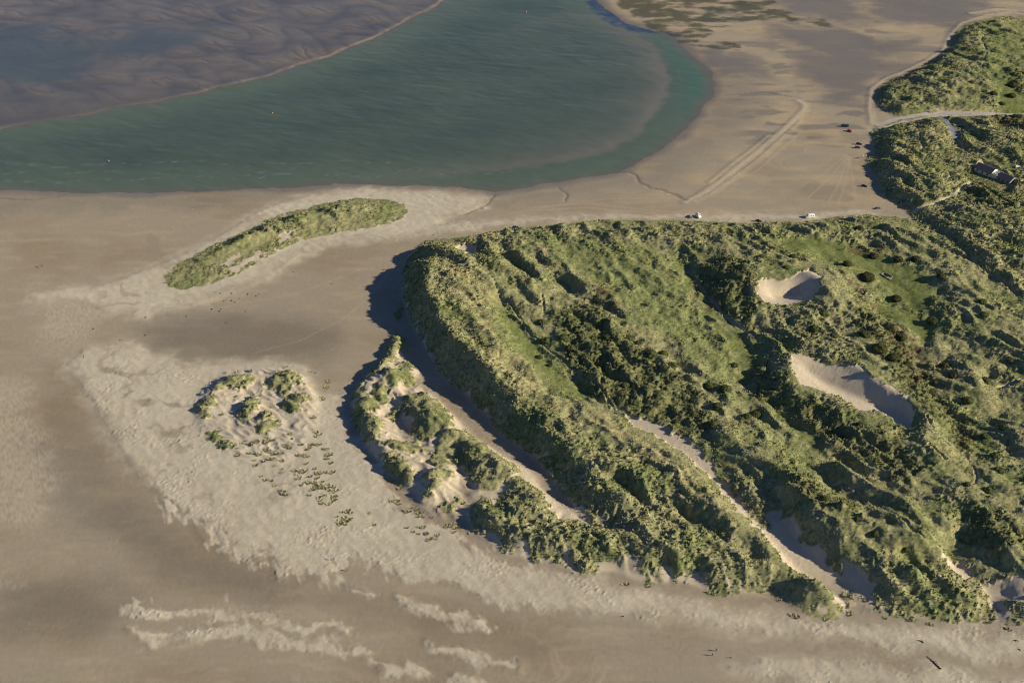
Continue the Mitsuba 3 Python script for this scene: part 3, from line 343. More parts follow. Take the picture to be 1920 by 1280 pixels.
TUSSOCKS=[(np.float64(-108.5),np.float64(588.0),np.float64(0.78),'a'),(np.float64(-113.6),np.float64(594.9),np.float64(0.78),'a'),(np.float64(-118.6),np.float64(600.9),np.float64(0.63),'a'),(np.float64(-103.7),np.float64(583.4),np.float64(0.93),'a'),(np.float64(-109.0),np.float64(581.2),np.float64(0.92),'a'),(np.float64(-105.2),np.float64(576.7),np.float64(0.92),'a'),(np.float64(-100.4),np.float64(578.9),np.float64(0.77),'a'),(np.float64(-98.3),np.float64(572.3),np.float64(0.76),'a'),(np.float64(-102.1),np.float64(570.1),np.float64(0.91),'a'),(np.float64(-106.6),np.float64(572.3),np.float64(0.76),'a'),(np.float64(-95.0),np.float64(567.9),np.float64(0.61),'a'),(np.float64(-91.8),np.float64(563.6),np.float64(0.6),'a'),(np.float64(-86.2),np.float64(548.7),np.float64(0.59),'a'),(np.float64(-105.8),np.float64(613.8),np.float64(1.12),'a'),(np.float64(-113.3),np.float64(604.2),np.float64(1.11),'a'),(np.float64(-103.3),np.float64(604.2),np.float64(0.95),'a'),(np.float64(-107.9),np.float64(601.9),np.float64(0.63),'a'),(np.float64(-144.8),np.float64(594.9),np.float64(0.78),'b'),(np.float64(-139.5),np.float64(597.2),np.float64(0.94),'b'),(np.float64(-131.2),np.float64(588.9),np.float64(0.78),'b'),(np.float64(-127.3),np.float64(591.6),np.float64(0.78),'b'),(np.float64(-135.1),np.float64(587.1),np.float64(0.62),'b'),(np.float64(-129.5),np.float64(597.2),np.float64(0.94),'b'),(np.float64(-123.2),np.float64(602.8),np.float64(0.95),'b'),(np.float64(-120.3),np.float64(613.8),np.float64(0.8),'a'),(np.float64(-152.1),np.float64(604.2),np.float64(0.79),'b'),(np.float64(-157.4),np.float64(610.4),np.float64(0.8),'b'),(np.float64(-95.8),np.float64(588.0),np.float64(0.62),'a'),(np.float64(-53.9),np.float64(548.7),np.float64(1.04),'d'),(np.float64(-47.6),np.float64(547.5),np.float64(1.19),'d'),(np.float64(-52.3),np.float64(536.4),np.float64(0.88),'d'),(np.float64(-48.9),np.float64(533.2),np.float64(0.73),'d'),(np.float64(-42.2),np.float64(531.2),np.float64(1.02),'d'),(np.float64(-38.9),np.float64(528.8),np.float64(0.87),'d'),(np.float64(-26.0),np.float64(536.4),np.float64(1.02),'d'),(np.float64(-72.1),np.float64(547.9),np.float64(0.74),'d'),(np.float64(-69.2),np.float64(538.4),np.float64(0.73),'d'),(np.float64(-81.5),np.float64(542.5),np.float64(0.59),'d'),(np.float64(-57.8),np.float64(567.9),np.float64(0.76),'d'),(np.float64(-24.4),np.float64(555.0),np.float64(0.75),'d'),(np.float64(54.3),np.float64(496.0),np.float64(0.7),'front'),(np.float64(64.2),np.float64(494.2),np.float64(0.69),'front'),(np.float64(131.3),np.float64(473.6),np.float64(0.68),'front'),(np.float64(144.5),np.float64(472.2),np.float64(0.81),'front'),(np.float64(155.1),np.float64(476.3),np.float64(0.95),'front'),(np.float64(171.8),np.float64(473.9),np.float64(0.81),'front'),(np.float64(182.5),np.float64(472.2),np.float64(0.81),'front'),(np.float64(191.6),np.float64(469.4),np.float64(0.94),'front'),(np.float64(217.6),np.float64(470.8),np.float64(0.67),'front'),(np.float64(226.5),np.float64(466.0),np.float64(0.67),'front'),(np.float64(157.2),np.float64(484.1),np.float64(1.1),'front'),(np.float64(164.3),np.float64(484.8),np.float64(1.1),'front'),(-94.2,564.8,0.66,'a'),(-98.2,592.2,0.79,'a'),(-90.9,557.6,0.69,'a'),(-96.9,580.1,0.5,'a'),(-100.5,569.0,0.82,'a'),(-99.8,600.3,0.79,'a'),(-101.6,575.1,0.69,'a'),(-103.8,561.6,0.56,'a'),(-92.8,555.2,0.45,'a'),(-98.2,568.0,0.66,'a'),(-102.7,571.3,0.86,'a'),(-110.6,575.1,0.52,'a'),(-98.0,567.8,0.58,'a'),(-94.7,570.1,0.67,'a'),(-90.2,558.3,0.45,'a'),(-109.6,594.0,0.69,'a'),(-109.4,570.7,0.5,'a'),(-107.9,604.8,0.76,'a'),(-104.4,603.6,0.69,'a'),(-92.7,568.7,0.51,'a'),(-105.2,604.5,0.57,'a'),(-111.3,595.0,0.58,'a'),(-96.8,561.0,0.45,'a'),(-102.1,566.3,0.86,'a'),(-112.7,581.3,0.76,'a'),(-102.5,565.9,0.6,'a'),(-109.1,600.7,0.78,'a'),(-91.2,560.5,0.45,'a'),(-110.1,599.8,0.81,'a'),(-97.3,595.8,0.7,'a'),(-92.8,581.3,0.71,'a'),(-96.5,567.3,0.82,'a'),(-97.0,555.3,0.81,'a'),(-97.0,556.2,0.5,'a'),(-131.9,597.0,0.73,'b'),(-150.2,603.7,0.75,'b'),(-123.3,596.5,0.79,'b'),(-147.2,599.8,0.51,'b'),(-137.6,595.8,0.36,'b'),(-137.0,605.2,0.66,'b'),(-127.2,595.7,0.35,'b'),(-140.8,603.1,0.5,'b'),(-146.0,594.7,0.84,'b'),(-132.4,605.8,0.61,'b'),(-139.0,605.0,0.74,'b'),(-151.9,605.7,0.44,'b'),(-143.6,604.4,0.56,'b'),(-126.1,585.8,0.79,'b'),(-136.8,590.6,0.62,'b'),(-135.0,594.7,0.71,'b'),(-145.6,604.7,0.53,'b'),(-132.2,600.0,0.66,'b'),(-143.2,606.6,0.58,'b'),(-122.1,589.7,0.79,'b'),(-126.5,598.2,0.57,'b'),(-149.3,602.6,0.53,'b'),(-129.1,608.0,0.39,'c'),(-172.7,662.9,0.43,'c'),(-108.9,627.4,0.64,'c'),(-155.3,647.6,0.39,'c'),(-150.9,673.3,0.44,'c'),(-129.8,623.7,0.5,'c'),(-104.9,664.6,0.75,'c'),(-116.9,674.7,0.42,'c'),(-135.6,637.4,0.64,'c'),(-105.9,659.0,0.84,'c'),(-174.9,650.1,0.69,'c'),(-122.1,647.4,0.77,'c'),(-159.3,672.6,0.55,'c'),(-134.4,670.1,0.7,'c'),(-158.7,615.9,0.51,'c'),(-132.1,678.2,0.81,'c'),(-151.1,629.7,0.76,'c'),(-160.9,630.6,0.35,'c'),(-169.3,641.1,0.7,'c'),(-133.1,626.8,0.83,'c'),(-132.4,609.9,0.38,'c'),(-107.4,646.2,0.5,'c'),(-166.1,672.6,0.8,'c'),(-119.4,609.3,0.47,'c'),(-159.6,674.2,0.43,'c'),(-118.3,652.5,0.62,'c'),(-28.5,537.1,0.61,'d'),(-27.0,537.9,0.8,'d'),(-47.4,551.3,0.72,'d'),(-47.7,545.0,0.42,'d'),(-32.5,536.9,0.54,'d'),(-28.5,533.4,0.42,'d'),(-51.3,552.1,0.44,'d'),(-46.1,531.9,0.66,'d'),(-30.8,538.5,0.68,'d'),(-61.7,556.7,0.68,'d'),(-59.3,558.0,0.66,'d'),(-57.8,555.9,0.8,'d'),(-45.3,545.8,0.85,'d'),(-40.1,544.9,0.62,'d'),(-45.6,536.7,0.45,'d'),(-44.4,549.0,0.35,'d'),(-83.7,539.7,0.51,'a'),(-82.5,549.2,0.48,'a'),(-85.5,539.7,0.48,'a'),(-81.8,549.2,0.58,'a'),(-88.0,544.8,0.35,'a'),(-90.3,565.7,0.48,'a'),(-89.7,560.8,0.43,'a'),(-86.9,539.5,0.43,'a'),(-92.4,565.8,0.37,'a'),(-82.1,542.6,0.68,'a'),(-128.4,573.9,0.57,'b'),(-116.6,563.1,0.63,'b'),(-130.7,577.2,0.35,'b'),(-119.3,565.4,0.41,'b'),(-122.4,569.4,0.68,'b'),(-120.9,583.0,0.36,'b'),(-121.2,580.0,0.38,'b'),(-124.9,573.4,0.53,'b')]
WEED=[(np.float64(-184.4),np.float64(761.9),0.8),(np.float64(-177.4),np.float64(762.5),1.0),(np.float64(-167.2),np.float64(761.9),0.9),(np.float64(-161.4),np.float64(759.3),0.9),(np.float64(-160.1),np.float64(761.9),0.6),(np.float64(-180.7),np.float64(754.1),0.8),(np.float64(-179.3),np.float64(755.4),0.6),(np.float64(-176.0),np.float64(754.1),1),(np.float64(-173.8),np.float64(752.8),0.7),(np.float64(-171.8),np.float64(756.7),0.6),(np.float64(-188.3),np.float64(763.2),0.7),(np.float64(-186.6),np.float64(743.9),1),(np.float64(-181.5),np.float64(741.4),1),(np.float64(-180.9),np.float64(743.9),0.7),(np.float64(-165.3),np.float64(741.4),0.8),(np.float64(-175.2),np.float64(727.8),0.6),(np.float64(-115.6),np.float64(774.4),0.7),(np.float64(-141.9),np.float64(790.0),0.6),(np.float64(-254.5),np.float64(721.1),0.8),(np.float64(-225.5),np.float64(733.9),0.9),(np.float64(-221.4),np.float64(713.9),0.9),(np.float64(-235.3),np.float64(708.6),0.7),(np.float64(-200.8),np.float64(735.2),0.8)]
# ---------------------------------------------------------------- helpers
def pg(x, y, seed):
    """gradient noise in two dimensions, about -1..1"""
    x, y = np.asarray(x, np.float32), np.asarray(y, np.float32)
    xi, yi = np.floor(x), np.floor(y)
    fx, fy = x - xi, y - yi
    xi, yi = xi.astype(np.int64), yi.astype(np.int64)
    u, v = fx * fx * fx * (fx * (fx * 6 - 15) + 10), fy * fy * fy * (fy * (fy * 6 - 15) + 10)

    def g(a, b):
        h = ((xi + a) * 374761393 + (yi + b) * 668265263 + seed * 144665) & 0xFFFFFFFF
        h = ((h ^ (h >> 13)) * 1274126177) & 0xFFFFFFFF
        t = ((h ^ (h >> 16)) & 0xFFFF).astype(np.float32) * np.float32(2 * np.pi / 65536)
        return np.cos(t) * (fx - a) + np.sin(t) * (fy - b)

    lo = g(0, 0) * (1 - u) + g(1, 0) * u
    hi = g(0, 1) * (1 - u) + g(1, 1) * u
    return 1.4 * (lo * (1 - v) + hi * v)


def fb(x, y, scale, octaves, seed):
    return sum(0.5 ** o * pg(x / scale * 2 ** o, y / scale * 2 ** o, seed + o) for o in range(octaves))


def sstep(a, b, x):
    t = np.clip((x - a) / (b - a), 0, 1)
    return t * t * (3 - 2 * t)


def mixc(a, b, t):
    return a * (1 - t[:, None]) + np.asarray(b, np.float32) * t[:, None]


# ---------------------------------------------------------------- land cover: signed distances to the outlines, 1 m raster
GX0, GY0, GNX, GNY = -640, 380, 1400, 1420
gx, gy = np.meshgrid(GX0 + np.arange(GNX) + 0.5, GY0 + np.arange(GNY) + 0.5)


def raster(polys):
    on = np.zeros((GNY, GNX), bool)
    for p in polys:
        q = shapely.Polygon(p)
        if not q.is_valid:
            q = q.buffer(0)
        x0, y0, x1, y1 = q.bounds
        i0, i1 = max(int(x0 - GX0) - 1, 0), min(int(x1 - GX0) + 2, GNX)
        j0, j1 = max(int(y0 - GY0) - 1, 0), min(int(y1 - GY0) + 2, GNY)
        if i1 > i0 and j1 > j0:
            shapely.prepare(q)
            on[j0:j1, i0:i1] |= shapely.contains_xy(q, gx[j0:j1, i0:i1], gy[j0:j1, i0:i1])
    return on


def signed(on):
    return (np.clip(ndimage.distance_transform_edt(on), 0, 60) - np.clip(ndimage.distance_transform_edt(~on), 0, 60)).astype(np.float32)


SD = {k: signed(raster(v)) for k, v in POLY.items()}
for kind in ('path', 'sand_path', 'tyre', 'rill', 'shingle'):
    SD[kind] = np.full((GNY, GNX), -30, np.float32)
for line, width, kind in PATHS:
    ls = shapely.LineString(line)
    kind = 'sand_path' if kind == 'track' else kind
    x0, y0, x1, y1 = ls.bounds
    i0, i1 = max(int(x0 - GX0) - 8, 0), min(int(x1 - GX0) + 8, GNX)
    j0, j1 = max(int(y0 - GY0) - 8, 0), min(int(y1 - GY0) + 8, GNY)
    d = width / 2 - shapely.distance(ls, shapely.points(gx[j0:j1, i0:i1], gy[j0:j1, i0:i1]))
    SD[kind][j0:j1, i0:i1] = np.maximum(SD[kind][j0:j1, i0:i1], d)


def sd(name, x, y, warp=0.0, scale=6.0, seed=5):
    if warp:
        x = x + warp * fb(x, y, scale, 3, seed)
        y = y + warp * fb(x, y, scale, 3, seed + 40)
    return ndimage.map_coordinates(SD[name], [y - GY0 - 0.5, x - GX0 - 0.5], order=1, mode='nearest')


# ---------------------------------------------------------------- relief: crest and valley lines between the toes of the dunes
C = 2.0
HX0, HY0, HNX, HNY = -640, 380, 700, 710
hx, hy = np.meshgrid(HX0 + (np.arange(HNX) + 0.5) * C, HY0 + (np.arange(HNY) + 0.5) * C)


def base(x, y):
    w = -sd('WATER', x, y, 3, 30, 77)
    z = np.where(w > 0, -0.3 + 1.1 * (1 - np.exp(-np.maximum(w, 0) / 14)), -0.3 + np.maximum(w * 0.12, -2.5))
    far = sstep(3, 25, w)
    return z + far * (0.22 * fb(x, y, 70, 2, 3) + 0.5 * sstep(-4, 3, sd('DRY', x, y)) * sstep(10, 30, w))


duneraw = SD['DUNE'][::2, ::2][:HNY, :HNX] > 0
hb = base(hx.ravel(), hy.ravel()).reshape(hx.shape)
fixed = ~duneraw
fixed[[0, -1], :] = fixed[:, [0, -1]] = True
total, count = np.zeros((HNY, HNX)), np.zeros((HNY, HNX))
for line in LINES:
    p = np.array(line)
    step = np.linalg.norm(np.diff(p[:, :2], axis=0), axis=1)
    s = np.concatenate([[0], np.cumsum(step)])
    q = np.arange(0, s[-1], 0.7)
    x, y, z = (np.interp(q, s, p[:, k]) for k in range(3))
    i, j = ((x - HX0) / C).astype(int), ((y - HY0) / C).astype(int)
    ok = (i > 0) & (i < HNX - 1) & (j > 0) & (j < HNY - 1)
    np.add.at(total, (j[ok], i[ok]), z[ok])
    np.add.at(count, (j[ok], i[ok]), 1)
hz = hb.copy()
on = count > 0
hz[on] = total[on] / count[on]
free = ~(fixed | on)
number = -np.ones((HNY, HNX), int)
number[free] = np.arange(free.sum())
jj, ii = np.nonzero(free)
rows, cols, rhs = [], [], np.zeros(len(jj))
for dj, di in ((0, 1), (0, -1), (1, 0), (-1, 0)):
    n = number[jj + dj, ii + di]
    k = n >= 0
    rows.append(np.nonzero(k)[0]); cols.append(n[k])
    rhs[~k] += hz[jj + dj, ii + di][~k]
A = sparse.csc_matrix((-np.ones(sum(map(len, rows))), (np.concatenate(rows), np.concatenate(cols))), shape=(len(jj),) * 2) + sparse.eye(len(jj), format='csc') * 4
hz[free] = splinalg.spsolve(A, rhs, permc_spec='MMD_AT_PLUS_A')
rise = 1.15 * ndimage.gaussian_filter(hz - hb, 0.75)          # height of the dunes above the beach


def height(x, y, clumps=True, cover=None):
    """ground height at the points, and the cover of vegetation"""
    r = ndimage.map_coordinates(rise, [(y - HY0) / C - 0.5, (x - HX0) / C - 0.5], order=1, mode='nearest')
    inside = sd('DUNE', x, y)
    level = sstep(-3, 0.5, np.maximum(np.maximum(sd('ROAD', x, y), sd('CARPARK', x, y)), sd('PAD', x, y)))
    deep = sstep(1, 14, inside) * sstep(0.8, 3.5, r)
    a = 0.62 * x - 0.785 * y
    b = 0.785 * x + 0.62 * y
    veg, bare, bright = cover if cover is not None else cover_at(x, y)
    calm = (1 - 0.85 * bare) * (1 - 0.55 * sstep(-11, -1, sd('BARE', x, y))) * (1 - 0.55 * bright) * (1 - level)
    wa = 8 * fb(x, y, 40, 2, 21)
    ridge = 1 - 2 * np.abs(pg((a + wa) / 58, (b + wa) / 21, 31))
    ridge2 = 1 - 2 * np.abs(pg((a - wa) / 30, (b + wa) / 11, 32))
    z = base(x, y) + r
    z = z + deep * calm * (1 - 0.35 * sstep(-8, 8, sd('GREEN', x, y))) * (2.2 * ridge + 1.4 * ridge2 + 1.1 * fb(x, y, 14, 2, 33))
    z = z - 0.55 * np.clip(r, 0, 5) * gully(x, y, inside)
    z = z + sstep(0, 4, inside) * calm * veg * 0.6 * fb(x, y, 5.5, 2, 36) + veg * (1 - level) * (1 - 0.6 * bright) * 0.16 * pg(x / 1.5, y / 1.5, 38)
    loose = sstep(-6, 10, sd('LOOSE', x, y)) * sstep(-2, 6, inside)
    z = z + loose * 1.9 * sstep(-2.5, 3, sd('VEGL', x, y, 1.8, 5, 17)) * np.clip(0.8 + 0.8 * pg(x / 6, y / 6, 27), 0.1, 1.6) + loose * (1 - 0.5 * veg) * 0.75 * (1 - 2 * np.abs(pg((a + 0.6 * b) / 11, (b - 0.4 * a) / 5, 57)))
    # wind-worked dry sand and footprints
    dry = sstep(-3, 2, sd('DRY', x, y, 6, 18, 60))
    z = z + (1 - veg) * (0.25 + 0.75 * np.maximum(dry, bare * 0.6)) * (0.10 * fb(x, y, 4.5, 2, 50) + 0.36 * (1 - 0.65 * sstep(640, 760, y)) * np.maximum(pg(x / 1.7, y / 1.7, 53), 0) * (0.3 + sstep(-0.1, 0.5, pg(x / 20, y / 20, 54))))
    z = z + (1 - veg) * dry * 0.14 * (1 - 2 * np.abs(pg((a + 3 * pg(x / 12, y / 12, 70)) / 14, b / 7, 56)))
    z = z + 0.45 * sstep(-4, 1.5, sd('shingle', x, y)) * (1 - veg)
    z = z - 0.35 * sstep(-1.2, 0.8, sd('rill', x, y, 1.6, 7, 149))
    # rippled sandbank across the channel
    flat = sstep(-2, 10, sd('FLAT', x, y))
    bar = sstep(1010, 1120, y) * flat * (1 - 0.8 * sstep(-25, 25, sd('POOL', x, y, 15, 40, 147)))
    z = z + bar * (0.9 * bars(x, y) - 0.25)
    if clumps:
        z = z + veg * (1 - level) * clump(x, y, bright)
    return z


def bars(x, y):
    u, v = x * 0.55 + y * 0.83, x * -0.83 + y * 0.55
    warp = 9 * fb(x, y, 60, 2, 90)
    big_ = np.abs(pg((u + warp) / 26, (v + warp) / 55, 91))
    return np.minimum(big_, 0.25 + np.abs(pg((u + 0.5 * warp) / 10, (v - warp) / 26, 92)))


def gully(x, y, inside):
    c = 1 - 2.1 * np.abs(pg((x + 0.45 * y) / 15 + 0.5 * pg(x / 12, y / 12, 171), (y - 0.45 * x) / 60, 172))
    return np.clip(c, 0, 1) * sstep(565, 530, y) * sstep(17, 5, inside) * sstep(-3, 0, inside) * sstep(-25, -10, x) * sstep(118, 100, x)


def cover_at(x, y):
    front = sstep(560, 520, y)
    inside = sd('DUNE', x, y, 1.6, 5, 11) + front * (3.2 * fb(x, y, 17, 3, 12) - 1.0 + 1.8 * sstep(115, 128, x))
    veg = sstep(-0.3, 0.9, inside)
    bare = sstep(-0.5, 0.8, sd('BARE', x, y, 3.0, 8, 13) + 1.4 * pg(x / 5.5, y / 5.5, 29) + 1.8 * pg(x / 2.6, y / 2.6, 14) + 0.9 * pg(x / 1.3, y / 1.3, 16))
    path = np.maximum(0.8 * sstep(-0.5, 0.35, sd('path', x, y, 0.6, 4, 15)), sstep(-0.5, 0.5, sd('sand_path', x, y, 0.5, 4, 15)))
    loose = sstep(-1, 1, sd('LOOSE', x, y))
    veg = veg * (1 - loose) + loose * sstep(-0.3, 0.5, sd('VEGL', x, y, 1.8, 5, 17) + 1.0 + (1.9 + 1.3 * sstep(-60, -90, x)) * pg(x / 3.4, y / 2.6, 25) + 1.0 * pg(x / 1.5, y / 1.5, 26))
    # sand shows through in places, more along the edges
    thin = pg(x / 7, y / 7, 19) + 0.6 * pg(x / 2.6, y / 2.6, 20) + 0.25 * front
    veg = veg * (1 - (1 - 0.75 * loose) * sstep(0.35, 0.75, thin - 0.10 * np.clip(inside, 0, 9) + 0.25))
    gl = gully(x, y, inside)
    veg = veg * (1 - sstep(0.45, 0.8, gl))
    paved = np.maximum(sstep(-0.6, 0.4, sd('ROAD', x, y, 0.7, 6, 24)), sstep(-0.5, 0.3, sd('CARPARK', x, y)))
    veg = veg * (1 - paved)
    veg = veg * (1 - bare * (1 - loose)) * (1 - path)
    bright = sstep(-3, 4, sd('BRIGHT', x, y, 5, 14, 23))
    return veg, np.maximum(bare, path), bright


rng = np.random.default_rng(11)
n = 150000
cx, cy = rng.uniform(-330, 620, n), rng.uniform(420, 1330, n)
k = sd('DUNE', cx, cy) > -1
cx, cy = cx[k], cy[k]
crad, chgt = rng.uniform(0.75, 1.75, len(cx)), rng.uniform(0.2, 1.0, len(cx)) ** 1.2 * 1.35
ctree = spatial.cKDTree(np.stack([cx, cy], 1))


bn = 26000
bpx, bpy = rng.uniform(-140, 620, bn), rng.uniform(420, 1330, bn)
kk = rng.uniform(0, 1, bn) < 0.55
bpx, bpy = bpx[kk], bpy[kk]
brad, bhgt = rng.uniform(2.2, 5.2, len(bpx)), rng.uniform(0.5, 1.0, len(bpx))
bhgt = bhgt * brad * 0.42
btree = spatial.cKDTree(np.stack([bpx, bpy], 1))


def clump(x, y, bright):
    d, i = ctree.query(np.stack([x, y], 1), distance_upper_bound=1.8, workers=-1)
    ok = np.isfinite(d)
    i = np.where(ok, i, 0)
    dome = np.where(ok, np.clip(1 - (d / crad[i]) ** 2, 0, 1) * chgt[i], 0)
    tufty = np.maximum(sstep(-6, 8, sd('TUFTY', x, y, 8, 20, 82)), 0.9 * sstep(0.05, 0.5, fb(x, y, 34, 2, 83)))
    scrub = sstep(-5, 5, sd('SCRUB', x, y, 8, 18, 116))
    d2, i2 = btree.query(np.stack([x, y], 1), distance_upper_bound=5.5, workers=-1)
    ok2 = np.isfinite(d2)
    i2 = np.where(ok2, i2, 0)
    bush = np.where(ok2, np.sqrt(np.clip(1 - (d2 / brad[i2]) ** 2, 0, 1)) * bhgt[i2], 0) * np.maximum(scrub, 0.55 * sstep(0.3, 0.6, fb(x, y, 22, 2, 84))) * (1 - bright)
    return dome * (1 - 0.3 * sstep(820, 950, y)) * (1 - 0.8 * bright) * (0.2 + 0.8 * np.maximum(tufty, scrub)) * (0.7 + 0.4 * sstep(-0.4, 0.5, pg(x / 16, y / 16, 80))) + bush


# ---------------------------------------------------------------- colours of the ground (albedo), per vertex
def veg_colour(x, y, bright, r):
    n1, n2, n3 = fb(x, y, 26, 3, 101), pg(x / 3.1, y / 3.1, 105), pg(x / 1.2, y / 1.2, 106)
    c = np.empty((len(x), 3), np.float32)
    c[:] = (0.228, 0.224, 0.116)
    c = mixc(c, (0.158, 0.178, 0.076), sstep(-0.25, 0.6, n1))
    c = mixc(c, (0.300, 0.275, 0.155), sstep(0.0, 0.9, n2 + 0.4 * fb(x, y, 40, 2, 110)) * 0.75)
    green = sstep(-8, 8, sd('GREEN', x, y, 10, 22, 111))
    c = mixc(c, (0.180, 0.202, 0.082), 0.8 * green)
    straw = sstep(-4, 5, sd('STRAW', x, y, 8, 16, 112))
    c = mixc(c, (0.300, 0.270, 0.140), straw * (0.55 + 0.35 * n2))
    c = mixc(c, (0.128, 0.152, 0.052), bright * np.clip(0.7 + 0.6 * fb(x, y, 9, 3, 114), 0, 1))
    scrub = sstep(-4, 4, sd('SCRUB', x, y, 8, 18, 116))
    c = mixc(c, (0.112, 0.120, 0.054), scrub * np.clip(0.75 + 0.5 * n2, 0, 1))
    brown = sstep(-3, 3, sd('BROWN', x, y, 6, 12, 118)) * sstep(-0.5, 0.3, pg(x / 5, y / 5, 119))
    c = mixc(c, (0.115, 0.082, 0.050), 0.75 * brown)
    c = c * np.array([1.05, 1.05, 1.05], np.float32)
    return c * (1 + 0.34 * n3 + 0.14 * n2 + 0.22 * pg(x / 0.7, y / 0.7, 107))[:, None]


def sand_colour(x, y, r):
    finger = fb((x + 0.35 * y) / 3.0, (y - 0.3 * x) / 13, 1.0, 3, 122) * sstep(620, 560, y) * sstep(70, 10, x)
    edge = sstep(560, 690, y)
    edge = np.maximum(edge, 0.9 * sstep(0, 60, x) * sstep(560, 520, y))
    lefty = 1.3 * sstep(-105, -150, x) * sstep(560, 590, y)
    dry = sstep(0, 1, 0.5 + (sd('DRY', x, y, 6, 18, 60) + 1.6 * fb(x, y, 7, 3, 121) + 5.5 * finger * (0.5 + 0.5 * sstep(455, 505, y)) + np.maximum(edge, lefty) * 3.5 * fb(x, y, 12, 4, 161)) / (5.5 + 11 * np.maximum(edge, lefty)))
    c = np.empty((len(x), 3), np.float32)
    c[:] = (0.260, 0.221, 0.166)
    big = fb(x, y, 60, 3, 123)
    a, b = 0.62 * x - 0.785 * y, 0.785 * x + 0.62 * y
    c = mixc(c, (0.235, 0.190, 0.135), sstep(-0.1, 0.8, big))
    streak = fb((x + 14 * big) / 3.2, y, 9, 3, 126)
    c = mixc(c, (0.320, 0.262, 0.192), 0.5 * sstep(0.0, 0.8, streak))
    sdry = sd('DRY', x, y, 6, 18, 60)
    along = fb((sdry + 3 * big) / 6.0, x / 60, 1.0, 3, 143) * sstep(700, 600, y) * (0.25 + 0.75 * sstep(-190, -120, x)) * np.clip(0.6 + pg(x / 45, y / 30, 164), 0, 1)
    c = mixc(c, (0.215, 0.176, 0.130), 0.7 * sstep(0.05, 0.7, along))
    c = mixc(c, (0.320, 0.268, 0.200), 0.6 * sstep(-0.05, -0.7, along))
    wet = 0.74 * sstep(-22, 15, sd('WET', x, y, 16, 40, 128) + 9 * streak)
    damp = sstep(-14, 10, sd('DAMP', x, y, 9, 26, 165))
    c = mixc(c, (0.178, 0.143, 0.100), 0.72 * damp * np.clip(0.8 + 0.35 * streak, 0, 1))
    tan = sstep(830, 900, y) * sstep(60, 130, x) * sstep(-0.2, 0.6, fb((x + 0.5 * y) / 2.4, y, 20, 3, 166))
    c = mixc(c, (0.335, 0.262, 0.172), 0.75 * tan)
    wet = np.maximum(wet, 0.33 * sstep(-20, 14, sd('WET2', x, y, 12, 34, 129) + 6 * streak))
    w = -sd('WATER', x, y, 3, 30, 77)
    wet = np.maximum(wet, 0.7 * sstep(16, 0, w + 5 * big))
    inland = sstep(940, 1010, y) * sstep(150, 190, x)
    wet = np.maximum(wet, inland * sstep(0.05, 0.5, fb((x + 20 * big) / 2.6, y, 16, 3, 129)) * 0.55)
    c = mixc(c, (0.120, 0.108, 0.100), wet)
    flat = sstep(-6, 10, sd('FLAT', x, y))
    c = mixc(c, (0.080, 0.077, 0.078), flat * np.clip(0.85 + 0.2 * big, 0, 1))
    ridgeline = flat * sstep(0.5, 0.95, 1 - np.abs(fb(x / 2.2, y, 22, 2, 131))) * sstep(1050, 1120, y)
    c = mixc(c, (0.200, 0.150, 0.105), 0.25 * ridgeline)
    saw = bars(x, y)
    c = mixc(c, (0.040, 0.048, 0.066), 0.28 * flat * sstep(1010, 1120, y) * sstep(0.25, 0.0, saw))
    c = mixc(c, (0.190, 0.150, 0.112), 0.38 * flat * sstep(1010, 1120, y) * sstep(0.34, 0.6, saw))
    c = mixc(c, (0.390, 0.340, 0.265), 0.62 * sstep(-12, 10, sd('DRY2', x, y, 10, 25, 144)) * np.clip(0.7 + 0.9 * pg((x + 0.4 * y) / 1.3, (y - 0.4 * x) / 5, 145), 0, 1.2))
    c = mixc(c, (0.430, 0.385, 0.302), dry * np.clip(0.85 + 0.22 * fb(x, y, 30, 2, 133), 0, 1))
    cres = sstep(0.62, 0.9, 1 - 1.7 * np.abs(fb(x, y, 20, 3, 167))) * sstep(0.0, 0.4, fb(x, y, 33, 2, 168)) * sstep(-90, -110, x) * dry
    c = mixc(c, (0.255, 0.215, 0.165), 0.6 * cres)
    dark = sstep(-2.2, 1.5, sd('DARKPATCH', x, y, 2.5, 7, 135))
    c = mixc(c, (0.225, 0.190, 0.140), 0.75 * dark)
    rim = sstep(3.2, 1.0, np.abs(w - 2.2)) * flat * sstep(-330, -120, x) * np.clip(0.6 + fb(x, y, 14, 2, 146), 0, 1)
    c = mixc(c, (0.33, 0.265, 0.20), 0.7 * rim)
    pool = sstep(-25, 25, sd('POOL', x, y, 15, 40, 147)) * flat
    c = mixc(c, (0.060, 0.078, 0.084), 0.8 * pool)
    tyre = sstep(-0.5, 0.4, sd('tyre', x, y, 0.4, 5, 148))
    c = mixc(c, (0.40, 0.335, 0.25), 0.4 * tyre)
    shingle = sstep(-0.5, 0.6, sd('shingle', x, y, 0.7, 5, 162) + 0.5 * pg(x / 2, y / 2, 163))
    c = mixc(c, (0.39, 0.335, 0.255), 0.6 * shingle)
    rill = sstep(-1.2, 0.6, sd('rill', x, y, 1.6, 7, 149))
    c = mixc(c, (0.140, 0.120, 0.098), 0.6 * rill)
    algae = sstep(-4, 4, sd('ALGAE', x, y, 9, 22, 137)) * sstep(-0.6, 0.15, fb(x / 1.8, y, 13, 4, 138) + 0.5 * sstep(150, 95, x) - 0.1)
    c = mixc(c, (0.048, 0.050, 0.034), 0.88 * algae)
    c = mixc(c, (0.100, 0.115, 0.040), 0.3 * algae * sstep(0.1, 0.5, fb(x, y, 15, 2, 139)))
    dune = sstep(0.3, 1.5, r)
    c = mixc(c, (0.420, 0.360, 0.270), dune)
    ripple = 0.05 * pg((x + 2 * big) / 1.1, y / 5.0, 151) * (1 - dry)
